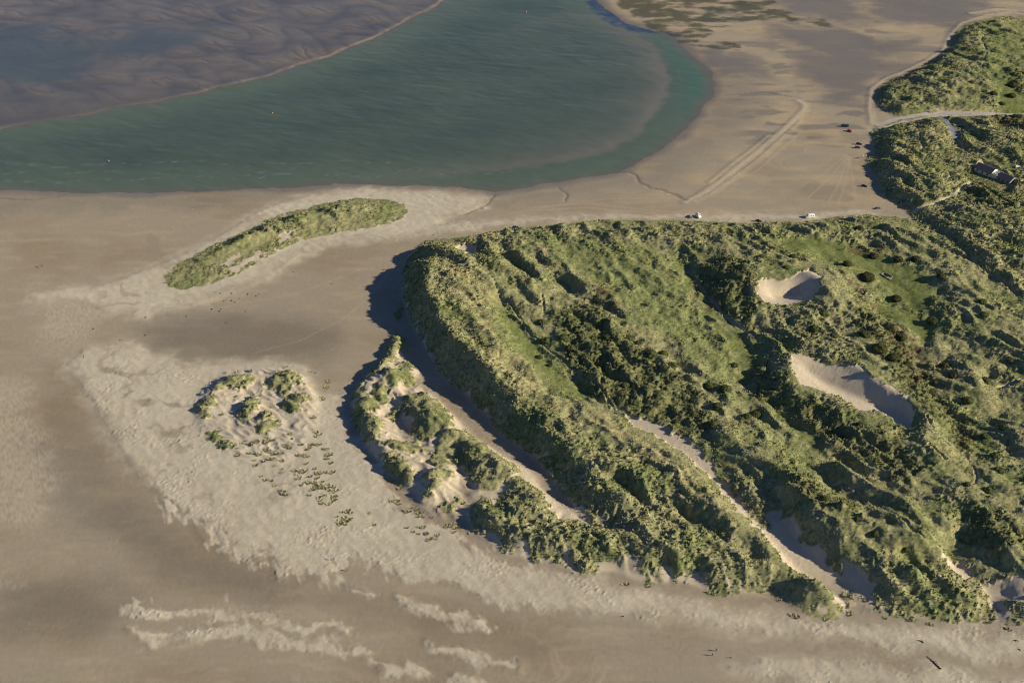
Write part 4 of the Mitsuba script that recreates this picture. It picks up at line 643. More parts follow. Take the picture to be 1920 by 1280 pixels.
    c = c * (1 + ripple + 0.07 * pg(x / 5.5, y / 5.5, 152) * dry)[:, None]
    speck = 0.05 * pg(x / 2.3, y / 2.3, 141) + 0.05 * pg(x / 0.9, y / 0.9, 142)
    rough = 1 - np.clip(np.maximum(wet, flat) * (1 - dry) * 0.74, 0, 0.74)
    return c * (1 + speck)[:, None], rough


# ---------------------------------------------------------------- the ground sheet
yrow = [418.0]
while yrow[-1] < 1345:
    yrow.append(yrow[-1] + 0.52 + max(0, yrow[-1] - 434) / 873 * 0.85)
yrow = np.array(yrow + [1360, 1380, 1410, 1450, 1500, 1560, 1640, 1720, 1790.])
tcol = np.linspace(0, 1, 1030)
half = 223.5 + (yrow - 434) * 0.3058
X = -(half + 18)[:, None] + (2 * half + 18 + 70)[:, None] * tcol[None]
Y = np.repeat(yrow[:, None], len(tcol), 1)
nr, nc = X.shape
px, py = X.ravel(), Y.ravel()
cover = cover_at(px, py)
pz = height(px, py, True, cover)
pr = ndimage.map_coordinates(rise, [(py - HY0) / C - 0.5, (px - HX0) / C - 0.5], order=1, mode='nearest')
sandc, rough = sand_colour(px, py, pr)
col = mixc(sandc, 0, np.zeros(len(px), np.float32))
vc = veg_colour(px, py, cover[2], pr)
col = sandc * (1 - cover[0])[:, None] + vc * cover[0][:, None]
V = np.stack([px, py, pz], 1)
i = (np.arange(nr - 1)[:, None] * nc + np.arange(nc - 1)[None]).ravel()
Q = np.stack([i, i + 1, i + nc + 1, i + nc], 1)
wat = sd('WATER', px, py, 3, 30, 77)
Q = Q[~(wat[Q] > 8).all(1)]
vq = cover[0][Q].mean(1)
mid = V[Q].mean(1)
which = np.where(vq > 0.5, 1, 0)
which[(which == 0) & (sd('FLAT', mid[:, 0], mid[:, 1]) > -3)] = 2
N = np.zeros_like(V)
F3 = np.vstack([Q[:, [0, 1, 2]], Q[:, [0, 2, 3]]])
fn = np.cross(V[F3[:, 1]] - V[F3[:, 0]], V[F3[:, 2]] - V[F3[:, 0]])
for k in range(3):
    np.add.at(N, F3[:, k], fn)
N /= np.maximum(np.linalg.norm(N, axis=1, keepdims=True), 1e-9)

scene['ground_matter'] = {'type': 'twosided', 'b': {'type': 'principled', 'base_color': {'type': 'mesh_attribute', 'name': 'vertex_color'},
    'roughness': mikit.proc(lambda p, n, uv: uv.x), 'specular': 0.5}}
scene['grass_matter'] = {'type': 'twosided', 'b': {'type': 'diffuse', 'reflectance': {'type': 'mesh_attribute', 'name': 'vertex_color'}}}


def sheet(key, V, F, N, colour, rough, bsdf):
    used, inv = np.unique(F, return_inverse=True)
    uv = np.stack([rough[used], np.zeros(len(used))], 1) if rough is not None else None
    path = meshkit.write_ply((V[used], inv.reshape(F.shape)), True, uv, np.clip(colour[used], 0.004, 0.9), None if N is None else N[used])
    scene[key] = {'type': 'ply', 'filename': path, 'face_normals': False, 'bsdf': {'type': 'ref', 'id': bsdf}}


for k, key, lab in ((0, 'sand_beach', 'wide beach of pale dry and brown damp sand around the dunes'), (1, 'dune_land', 'rolling dunes grown over with rough grass'),
                    (2, 'sandbank', 'wet grey brown sandbank across the channel with rippled bars')):
    q = Q[which == k]
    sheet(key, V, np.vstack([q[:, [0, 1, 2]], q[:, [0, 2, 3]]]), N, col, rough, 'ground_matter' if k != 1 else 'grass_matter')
    labels[key] = {'label': lab, 'category': 'ground', 'kind': 'structure'}

# ---------------------------------------------------------------- water of the estuary
wy = np.concatenate([np.arange(880, 1345, 2.2), [1360, 1400, 1450, 1520, 1600, 1700, 1790]])
wx = np.arange(-640, 340, 2.4)
WX, WY = np.meshgrid(wx, wy)
x, y = WX.ravel(), WY.ravel()
w = sd('WATER', x, y, 3, 30, 77)
deep = sstep(2, 60, w)
c = np.empty((len(x), 3), np.float32)
c[:] = (0.088, 0.116, 0.078)
c = mixc(c, (0.052, 0.074, 0.054), deep * np.clip(0.7 + 0.3 * fb(x / 2, y, 40, 2, 150), 0, 1))
c = mixc(c, (0.060, 0.120, 0.082), sstep(5, 16, w) * sstep(40, 18, w) * sstep(120, 160, x) )
foam = sum(sstep(a, a * 0.35, np.abs(y - (y0 + sl * (x + 300) + 9 * fb(x, y * 0, 45, 2, 158 + k)))) * sstep(0.2, 0.7, fb(x / 1.6, y, 4, 3, 160 + k) + 0.2) * sstep(x1, x1 - 30, x) for k, (y0, sl, x1, a) in enumerate(((951, 0.02, -60, 1.8), (925, 0.05, 20, 1.6), (938, 0.0, -140, 1.5))))
sh = sd('SHOAL', x, y, 5, 25, 152)
shoal = sstep(-5, 7, sh) * np.exp(-np.maximum(sh, 0) / 21) * sstep(-110, 170, x + 0.35 * (1130 - y)) * np.clip(0.85 + 0.3 * fb(x, y, 35, 3, 153), 0, 1)
c = mixc(c, (0.175, 0.150, 0.122), np.clip(shoal, 0, 1) * 0.95)
c = mixc(c, (0.120, 0.102, 0.078), sstep(9, 0, w) * 0.8)
c = mixc(c, (0.62, 0.66, 0.66), 0.08 * np.clip(foam, 0, 1))
c = mixc(c, (0.020, 0.042, 0.095), 0.85 * sstep(-5, 4, sd('BLUEPOOL', x, y, 6, 14, 154)) * np.clip(0.8 + 0.5 * fb(x, y, 8, 2, 155), 0, 1))
Wz = np.full(len(x), -0.3)
i = (np.arange(len(wy) - 1)[:, None] * len(wx) + np.arange(len(wx) - 1)[None]).ravel()
q = np.stack([i, i + 1, i + len(wx) + 1, i + len(wx)], 1)
q = q[(w[q] > -9).any(1)]


def waves(p, n, uv):
    def one(ax, ay, lam, k):
        s = p.x * ax + p.y * ay
        t = p.x * -ay + p.y * ax
        return mikit.noise(s / lam, t / (lam * 2.4), k)
    big = mikit.noise(p.x / 60, p.y / 40, 3.0)
    return (one(0.22, 0.975, 5.6, 0.5) + 0.6 * one(-0.05, 0.999, 4.2, 5.5) + 0.35 * one(0.5, 0.866, 3.1, 9.5)) * (0.75 + 0.5 * big)


scene['water_matter'] = {'type': 'twosided', 'b': {'type': 'bumpmap', 'arbitrary': mikit.proc(waves, eps=0.15), 'scale': 0.55,
    'b': {'type': 'principled', 'base_color': {'type': 'mesh_attribute', 'name': 'vertex_color'}, 'roughness': 0.22, 'specular': 0.4}}}
sheet('water', np.stack([x, y, Wz], 1), np.vstack([q[:, [0, 1, 2]], q[:, [0, 2, 3]]]), None, c, None, 'water_matter')
labels['water'] = {'label': 'grey green tidal channel curving between the beach and the sandbank', 'category': 'water', 'kind': 'structure'}

# ---------------------------------------------------------------- marram grass: tufts all over the dunes
n = 480000
tx, ty = rng.uniform(-330, 560, n), rng.uniform(424, 1320, n)
k = (np.abs(tx) < 230 + (ty - 434) * 0.306 + 30) & (sd('DUNE', tx, ty) > -1)
tx, ty = tx[k], ty[k]
cv = cover_at(tx, ty)
k = rng.uniform(0, 1, len(tx)) < cv[0] * (1 - 0.8 * cv[2]) * np.clip(1.1 - (ty - 434) / 1400, 0.4, 1)
tx, ty = tx[k], ty[k]
tb = cv[2][k]
tz = height(tx, ty, True)
m = len(tx)
size = rng.uniform(0.30, 0.85, m) * (1 + (ty - 434) / 1800)
ttuft = np.maximum(np.maximum(sstep(-6, 8, sd('TUFTY', tx, ty, 8, 20, 82)), 0.9 * sstep(0.05, 0.5, fb(tx, ty, 34, 2, 83))), sstep(-5, 5, sd('SCRUB', tx, ty, 8, 18, 116)))
hgt = size * rng.uniform(0.5, 0.95, m) * (0.4 + 0.6 * ttuft)
NB = 6
ang = np.arange(NB)[None] * (2 * np.pi / NB) + rng.uniform(0, 6.28, m)[:, None] + rng.uniform(-0.45, 0.45, (m, NB))
out, wide = size[:, None] * rng.uniform(0.45, 1.15, (m, NB)), size[:, None] * rng.uniform(0.26, 0.46, (m, NB))
ca, sa = np.cos(ang), np.sin(ang)
bx, by = tx[:, None] + 0.22 * size[:, None] * ca, ty[:, None] + 0.22 * size[:, None] * sa
low = np.repeat(tz[:, None] - 0.12, NB, 1)
TV = np.stack([np.stack([bx - sa * wide, by + ca * wide, low], -1), np.stack([bx + sa * wide, by - ca * wide, low], -1),
               np.stack([tx[:, None] + out * ca, ty[:, None] + out * sa, tz[:, None] + hgt[:, None] * rng.uniform(0.55, 1.2, (m, NB))], -1)], 2).reshape(-1, 3)
TF = np.arange(len(TV)).reshape(-1, 3)
tc = veg_colour(tx, ty, tb, tz) * rng.uniform(0.9, 1.42, m)[:, None]
TC = np.repeat(np.repeat(tc, NB, 0) * rng.uniform(0.75, 1.3, m * NB)[:, None], 3, 0)
scene['marram_grass'] = mikit.ply((TV, TF), 'grass_matter', color=np.clip(TC, 0.01, 0.6))
labels['marram_grass'] = {'label': 'rough marram grass growing in tufts over the dunes', 'category': 'grass', 'kind': 'stuff'}
print('terrain', len(Q) * 2, 'tufts', m, m * NB)

# ================================================================ things
def matter(key, rgb, rough=0.7, **more):
    scene[key] = {'type': 'twosided', 'b': {'type': 'principled', 'base_color': {'type': 'rgb', 'value': list(rgb)}, 'roughness': rough, **more}}
    return key


for key, rgb, rough, more in (
    ('paint_teal', (0.030, 0.075, 0.085), 0.3, {'clearcoat': 0.6}), ('paint_red', (0.42, 0.018, 0.030), 0.3, {'clearcoat': 0.6}),
    ('paint_navy', (0.012, 0.018, 0.050), 0.3, {'clearcoat': 0.6}), ('paint_blue', (0.030, 0.040, 0.22), 0.3, {'clearcoat': 0.6}),
    ('paint_black', (0.014, 0.014, 0.020), 0.3, {'clearcoat': 0.6}), ('paint_grey', (0.16, 0.17, 0.19), 0.3, {'clearcoat': 0.6}),
    ('paint_white', (0.78, 0.78, 0.76), 0.35, {'clearcoat': 0.5}), ('paint_silver', (0.42, 0.47, 0.54), 0.3, {'clearcoat': 0.5}),
    ('window_glass', (0.012, 0.015, 0.018), 0.08, {}), ('tyre_rubber', (0.02, 0.02, 0.02), 0.9, {}), ('rim_metal', (0.45, 0.45, 0.46), 0.35, {'metallic': 0.8}),
    ('lamp_lens', (0.75, 0.75, 0.72), 0.15, {}), ('tail_lens', (0.35, 0.02, 0.02), 0.2, {}), ('bare_plastic', (0.03, 0.03, 0.03), 0.6, {}),
    ('slate', (0.060, 0.063, 0.074), 0.7, {}), ('render_white', (0.72, 0.68, 0.56), 0.9, {}), ('stone_grey', (0.32, 0.30, 0.27), 0.95, {}),
    ('felt_grey', (0.19, 0.18, 0.19), 0.9, {}), ('timber', (0.14, 0.09, 0.055), 0.85, {}), ('grey_timber', (0.30, 0.28, 0.25), 0.9, {}), ('drift_wood', (0.035, 0.026, 0.020), 0.9, {}),
    ('wet_weed', (0.022, 0.020, 0.012), 0.6, {}), ('concrete', (0.23, 0.215, 0.19), 0.95, {}), ('buoy_red', (0.55, 0.05, 0.03), 0.5, {}), ('buoy_white', (0.8, 0.8, 0.78), 0.5, {}),
    ('asphalt', (0.115, 0.115, 0.135), 0.9, {}), ('skin', (0.45, 0.28, 0.20), 0.6, {}), ('hair_dark', (0.03, 0.02, 0.015), 0.7, {}), ('hair_fair', (0.28, 0.19, 0.10), 0.7, {}),
    ('cloth_black', (0.018, 0.018, 0.022), 0.9, {}), ('cloth_navy', (0.02, 0.025, 0.06), 0.9, {}), ('cloth_red', (0.45, 0.02, 0.03), 0.9, {}), ('cloth_pale', (0.62, 0.52, 0.55), 0.9, {}),
    ('cloth_brown', (0.10, 0.06, 0.04), 0.9, {}), ('cloth_denim', (0.05, 0.07, 0.13), 0.9, {}), ('cloth_olive', (0.06, 0.06, 0.035), 0.9, {}), ('cloth_white', (0.75, 0.75, 0.74), 0.9, {}),
    ('fur_white', (0.75, 0.72, 0.68), 0.9, {}), ('fur_dark', (0.05, 0.035, 0.025), 0.9, {}),
):
    matter(key, rgb, rough, **more)
scene['road_matter'] = {'type': 'twosided', 'b': {'type': 'principled', 'roughness': 0.9, 'specular': 0.3, 'base_color': mikit.proc(
    lambda p, n, uv: mikit.mix([0.36, 0.30, 0.22], [0.33, 0.31, 0.28], mikit.smoothstep(225, 300, p.x)) * (0.85 + 0.3 * mikit.fbm(p.x / 3, p.y / 1.5)))}}
scene['tarmac_matter'] = {'type': 'twosided', 'b': {'type': 'principled', 'roughness': 0.9, 'specular': 0.3, 'base_color': mikit.proc(
    lambda p, n, uv: mi.Color3f(0.20, 0.20, 0.225) * (0.85 + 0.3 * mikit.fbm(p.x / 2, p.y / 2)))}}

names = {}


def by_place(spots, label, noun):
    """the outermost of a cluster get labels of their own"""
    out = [label] * len(spots)
    taken = set()
    p = np.array([s[:2] for s in spots])
    near = np.hypot(p[:, 0], p[:, 1])
    for word, order in (('leftmost', np.argsort(p[:, 0] / p[:, 1])), ('rightmost', np.argsort(-p[:, 0] / p[:, 1])), ('farthest', np.argsort(-near)), ('nearest', np.argsort(near)), ('largest', np.argsort([-s[2] for s in spots]))):
        i = next((i for i in order if i not in taken), None)
        if i is not None and len(taken) < len(spots):
            taken.add(i)
            out[i] = f'{noun}, {word} one'
    return out



def fresh(name):
    k = names.get(name, 0)
    names[name] = k + 1
    return name if k == 0 else f'{name}_{k:03d}'


def tagged(key, label=None, category=None, group=None, kind=None):
    d = {a: b for a, b in (('label', label), ('category', category), ('group', group), ('kind', kind)) if b}
    if d:
        labels[key] = d
    return key


def ground_at(x, y):
    return float(height(np.array([float(x)]), np.array([float(y)]), False)[0])


def pose(x, y, z, heading):
    return T().translate([float(x), float(y), float(z)]).rotate([0, 0, 1], float(heading))


def put(key, mesh, bsdf, M=None, smooth=35):
    d = mikit.ply(mesh, bsdf, smooth=smooth)
    if M is not None:
        d['to_world'] = M
    scene[key] = d
    return key


def part(owner, name, mesh, bsdf, M=None, smooth=35, label=None):
    return tagged(put(fresh(owner + '__' + name), mesh, bsdf, M, smooth), label)


def tm(m):
    q = m.to_mesh()
    return trimesh.Trimesh(q.vert_properties[:, :3], q.tri_verts, process=False)


def hull(points):
    return trimesh.Trimesh(*(lambda h: (h.vertices, h.faces))(trimesh.convex.convex_hull(np.array(points, float))), process=False)


def block(sx, sy, sz, at, bevel=0.0):
    x, y, z, b = sx / 2, sy / 2, sz / 2, bevel
    if b == 0:
        m = trimesh.creation.box((sx, sy, sz))
    else:
        m = hull([(a * (x - (b if k != 0 else 0)), c * (y - (b if k != 1 else 0)), e * (z - (b if k != 2 else 0))) for a in (-1, 1) for c in (-1, 1) for e in (-1, 1) for k in range(3)])
    m.apply_translation(at)
    return m


def tube(points, radii, sides=7):
    p = np.array(points, float)
    r = np.broadcast_to(radii, (len(p),)).astype(float)
    t = np.gradient(p, axis=0)
    t /= np.linalg.norm(t, axis=1, keepdims=True)
    a = np.cross(t, np.where(np.abs(t[:, 2:]) < 0.9, [0, 0, 1.0], [1.0, 0, 0]))
    a /= np.linalg.norm(a, axis=1, keepdims=True)
    b = np.cross(t, a)
    w = np.arange(sides) * 2 * np.pi / sides
    v = (p[:, None] + r[:, None, None] * (np.cos(w)[None, :, None] * a[:, None] + np.sin(w)[None, :, None] * b[:, None])).reshape(-1, 3)
    f = [(i * sides + j, i * sides + (j + 1) % sides, (i + 1) * sides + (j + 1) % sides, (i + 1) * sides + j) for i in range(len(p) - 1) for j in range(sides)]
    f = np.array(f)
    f = np.vstack([f[:, [0, 1, 2]], f[:, [0, 2, 3]]])
    n0, n1 = len(v), len(v) + 1
    v = np.vstack([v, p[0], p[-1]])
    caps = [(n0, (j + 1) % sides, j) for j in range(sides)] + [(n1, (len(p) - 1) * sides + j, (len(p) - 1) * sides + (j + 1) % sides) for j in range(sides)]
    return trimesh.Trimesh(v, np.vstack([f, caps]), process=False)


# ---------------------------------------------------------------- road, car park
def ribbon(key, line, width, lift, bsdf, label, category):
    ls = shapely.LineString(line)
    s = np.arange(0, ls.length, 2.0)
    c = np.array([ls.interpolate(q).coords[0] for q in s])
    t = np.gradient(c, axis=0)
    t /= np.linalg.norm(t, axis=1, keepdims=True)
    nrm = np.stack([-t[:, 1], t[:, 0]], 1)
    across = np.linspace(-1, 1, 7)
    w = (width / 2 * (1 + 0.12 * pg(s / 9, s * 0, 301)))[:, None]
    XY = c[:, None] + nrm[:, None] * (across[None] * w)[..., None]
    x, y = XY[..., 0].ravel(), XY[..., 1].ravel()
    z = height(x, y, False).reshape(len(s), 7)
    z = ndimage.gaussian_filter(z, 1.0) + lift + np.maximum(0, z - ndimage.gaussian_filter(z, 1.0)).max() * 0.3
    i = (np.arange(len(s) - 1)[:, None] * 7 + np.arange(6)[None]).ravel()
    put(key, (np.stack([x, y, z.ravel()], 1), np.stack([i, i + 1, i + 8, i + 7], 1)[:, ::-1]), bsdf, None, True)
    tagged(key, label, category, None, 'structure')


ribbon('road', [(285.7, 1015.5), (305.5, 1030.5), (333.9, 1037.5), (375, 1037.6), (410, 1037.9), (505, 1038.5)], 5.0, 0.10, 'road_matter', 'pale access road running from the beach between two dune blocks', 'road')
cp = shapely.Polygon(POLY['CARPARK'][0])
pts = [(a, b) for a in np.arange(cp.bounds[0], cp.bounds[2], 1.5) for b in np.arange(cp.bounds[1], cp.bounds[3], 1.5) if cp.contains(shapely.Point(a, b))]
pts += [cp.exterior.interpolate(q).coords[0] for q in np.arange(0, cp.length, 1.5)]
pts = np.array(pts)
tri = spatial.Delaunay(pts).simplices
tri = tri[[cp.buffer(0.3).contains(shapely.Point(pts[t].mean(0))) for t in tri]]
a, b, c3 = pts[tri[:, 0]], pts[tri[:, 1]], pts[tri[:, 2]]
flip = ((b - a)[:, 0] * (c3 - a)[:, 1] - (b - a)[:, 1] * (c3 - a)[:, 0]) < 0
tri[flip] = tri[flip][:, ::-1]
put('car_park', (np.column_stack([pts, height(pts[:, 0], pts[:, 1], False) + 0.14]), tri), 'tarmac_matter', None, True)
tagged('car_park', 'narrow grey tarmac car park in a dip of the dunes beside the road', 'car park', None, 'structure')


# ---------------------------------------------------------------- vehicles (x forward)
def wheels(key, M, L, W, r, axles):
    for ax in axles:
        for s in (-1, 1):
            t = trimesh.creation.cylinder(r, 0.24, sections=16)
            t.apply_transform(trimesh.transformations.rotation_matrix(np.pi / 2, [1, 0, 0]))
            t.apply_translation((ax, s * (W / 2 - 0.13), r))
            wk = part(key, 'wheel', t, 'tyre_rubber', M)
            q = trimesh.creation.cylinder(r * 0.6, 0.05, sections=12)
            q.apply_transform(trimesh.transformations.rotation_matrix(np.pi / 2, [1, 0, 0]))
            q.apply_translation((ax, s * (W / 2 + 0.005), r))
            part(wk, 'rim', q, 'rim_metal', M)


def car(x, y, heading, paint, label, category='car', L=4.3, W=1.78, H=1.48, cabin=(-0.47, 0.22), top=(-0.36, 0.06), group=None, name='parked_car'):
    key = fresh(name)
    tagged(key, label, category, group)
    M = pose(x, y, ground_at(x, y) + 0.02, heading)
    w = W / 2
    lower = hull([(a * L, b * w * c, z) for a, z, c in ((-0.5, 0.45, 0.86), (-0.5, 0.82, 0.84), (-0.46, 0.93, 0.88), (0.22, 0.95, 0.90), (0.44, 0.80, 0.86), (0.5, 0.62, 0.80), (0.5, 0.40, 0.80), (-0.42, 0.62, 1.0), (0.38, 0.62, 1.0), (-0.42, 0.30, 0.95), (0.42, 0.30, 0.93)) for b in (-1, 1)])
    part(key, 'body', lower, paint, M)
    zt = H - 0.05
    glass = hull([(cabin[0] * L, b * w * 0.86, 0.9) for b in (-1, 1)] + [(cabin[1] * L, b * w * 0.86, 0.9) for b in (-1, 1)] + [(top[0] * L, b * w * 0.70, zt) for b in (-1, 1)] + [(top[1] * L, b * w * 0.70, zt) for b in (-1, 1)])
    part(key, 'windows', glass, 'window_glass', M)
    roof = hull([((top[0] - 0.015) * L, b * w * 0.71, zt - 0.03) for b in (-1, 1)] + [((top[1] + 0.015) * L, b * w * 0.71, zt - 0.03) for b in (-1, 1)] + [(top[0] * L, b * w * 0.6, H) for b in (-1, 1)] + [((top[1] - 0.02) * L, b * w * 0.6, H) for b in (-1, 1)])
    part(key, 'roof', roof, paint, M)
    for s in (-1, 1):
        part(key, 'headlight', block(0.14, 0.36, 0.16, (0.475 * L, s * w * 0.62, 0.70), 0.04), 'lamp_lens', M)
        part(key, 'tail_light', block(0.10, 0.26, 0.22, (-0.485 * L, s * w * 0.68, 0.78), 0.03), 'tail_lens', M)
    part(key, 'bumper', block(0.16, W * 0.82, 0.2, (0.49 * L, 0, 0.42), 0.04), 'bare_plastic', M)
    part(key, 'bumper', block(0.14, W * 0.82, 0.2, (-0.495 * L, 0, 0.45), 0.04), 'bare_plastic', M)
    wheels(key, M, L, W, 0.32 if H < 1.7 else 0.38, (-0.31 * L, 0.31 * L))
    return key


def van(x, y, heading, paint, label, category, L, W, H, rounded=0.25, stripes=True, name='parked_van'):
    key = fresh(name)
    tagged(key, label, category)
    M = pose(x, y, ground_at(x, y) + 0.02, heading)
    w, b = W / 2, rounded
    part(key, 'body', hull([(-L / 2, c * (w - b * 0.3), z) for c in (-1, 1) for z in (0.45, H - b)] + [(-L / 2 + b * 0.5, c * w, z) for c in (-1, 1) for z in (0.4, H - b)] + [(-L / 2 + b, c * (w - b), H) for c in (-1, 1)] +
         [(0.22 * L, c * (w - b), H) for c in (-1, 1)] + [(0.24 * L, c * w, z) for c in (-1, 1) for z in (0.4, H - b)]), paint, M)
    part(key, 'cab', hull([(0.20 * L, c * w * 0.94, z) for c in (-1, 1) for z in (0.42, H - 0.35)] + [(0.30 * L, c * w * 0.86, H - 0.5) for c in (-1, 1)] + [(0.40 * L, c * w * 0.92, 1.15) for c in (-1, 1)] + [(0.5 * L, c * w * 0.84, z) for c in (-1, 1) for z in (0.45, 0.95)]), paint, M)
    part(key, 'windscreen', hull([(0.315 * L, c * w * 0.78, H - 0.56) for c in (-1, 1)] + [(0.405 * L, c * w * 0.84, 1.2) for c in (-1, 1)] + [(0.33 * L, c * w * 0.78, H - 0.53) for c in (-1, 1)] + [(0.42 * L, c * w * 0.84, 1.22) for c in (-1, 1)]), 'window_glass', M)
    for s in (-1, 1):
        if stripes:
            part(key, 'side_window', block(0.13 * L, 0.02, 0.55, (0.27 * L, s * (w * 0.955), 1.5), 0.0), 'window_glass', M)
            part(key, 'side_window', block(0.16 * L, 0.02, 0.5, (-0.05 * L, s * (w + 0.005), 1.75), 0.0), 'window_glass', M)
            part(key, 'side_window', block(0.12 * L, 0.02, 0.5, (-0.32 * L, s * (w + 0.005), 1.75), 0.0), 'window_glass', M)
        part(key, 'headlight', block(0.1, 0.3, 0.22, (0.49 * L, s * w * 0.6, 0.85), 0.03), 'lamp_lens', M)
        part(key, 'tail_light', block(0.06, 0.15, 0.45, (-0.5 * L, s * w * 0.8, 1.0), 0.02), 'tail_lens', M)
    part(key, 'roof_hatch', block(0.6, 0.6, 0.1, (-0.1 * L, 0, H + 0.04), 0.03), 'lamp_lens', M)
    wheels(key, M, L, W, 0.36, (-0.28 * L, 0.34 * L))
    return key


van(260.6, 1015.8, 172, 'paint_teal', 'dark teal long minibus on the sand, farthest of the group by the road end', 'van', 6.0, 2.0, 2.2, name='parked_minibus')
car(262.6, 1006.6, -38, 'paint_red', 'red car on the sand beside the dark teal minibus', L=4.5, W=1.85, H=1.6)
car(265.0, 982.8, -8, 'paint_navy', 'dark navy estate car, farther of the two side by side near the dune edge', H=1.62, L=4.5, top=(-0.44, 0.04))
car(262.6, 976.6, -4, 'paint_blue', 'deep blue hatchback parked close below the dark navy estate car')
car(254.0, 911.8, -14, 'paint_black', 'black saloon car with a pale windscreen at the foot of the shaded dune', L=4.5, H=1.44)
car(256.8, 877.8, 10, 'paint_grey', 'low grey car alone on the sand near the mouth of the dune path', L=4.3, H=1.40)
car(170.0, 858.6, -12, 'paint_navy', 'dark blue car beside the dune edge between the white domed van and the motorhome', L=4.4, H=1.5)
car(2.4, 849.3, 4, 'paint_black', 'black car on the track at the left end of the dune edge', L=4.3, H=1.45)
car(347.6, 997.4, -14, 'paint_blue', 'bright blue car at the near end of the tarmac car park', L=4.3)
car(347.8, 1009.3, 4, 'paint_black', 'black car in shade at the middle of the tarmac car park', L=4.3)
car(369.2, 931.4, 22, 'paint_white', 'white car parked behind the visitor building', L=4.4, H=1.5)
car(123.9, 864.6, 85, 'paint_silver', 'silver blue car standing in the shadow of the white domed van', L=4.0, H=1.45)
van(129.0, 864.6, -62, 'paint_white', 'tall white van with a rounded domed body at the dune edge', 'van', 4.6, 2.3, 3.0, rounded=0.8, stripes=False)
van(206.2, 863.6, -168, 'paint_white', 'white motorhome with a black window parked along the dune edge', 'motorhome', 6.4, 2.2, 2.75, name='motorhome')


# ---------------------------------------------------------------- people and dogs
def chain(joints, radii, bones, seg=8):
    balls = {k: m3.Manifold.sphere(radii[k], seg).translate(tuple(float(c) for c in joints[k])) for k in joints}
    return [m3.Manifold.batch_hull([balls[a], balls[b]]) for a, b in bones]


def union(parts_):
    return tm(m3.Manifold.batch_boolean(parts_, m3.OpType.Add))


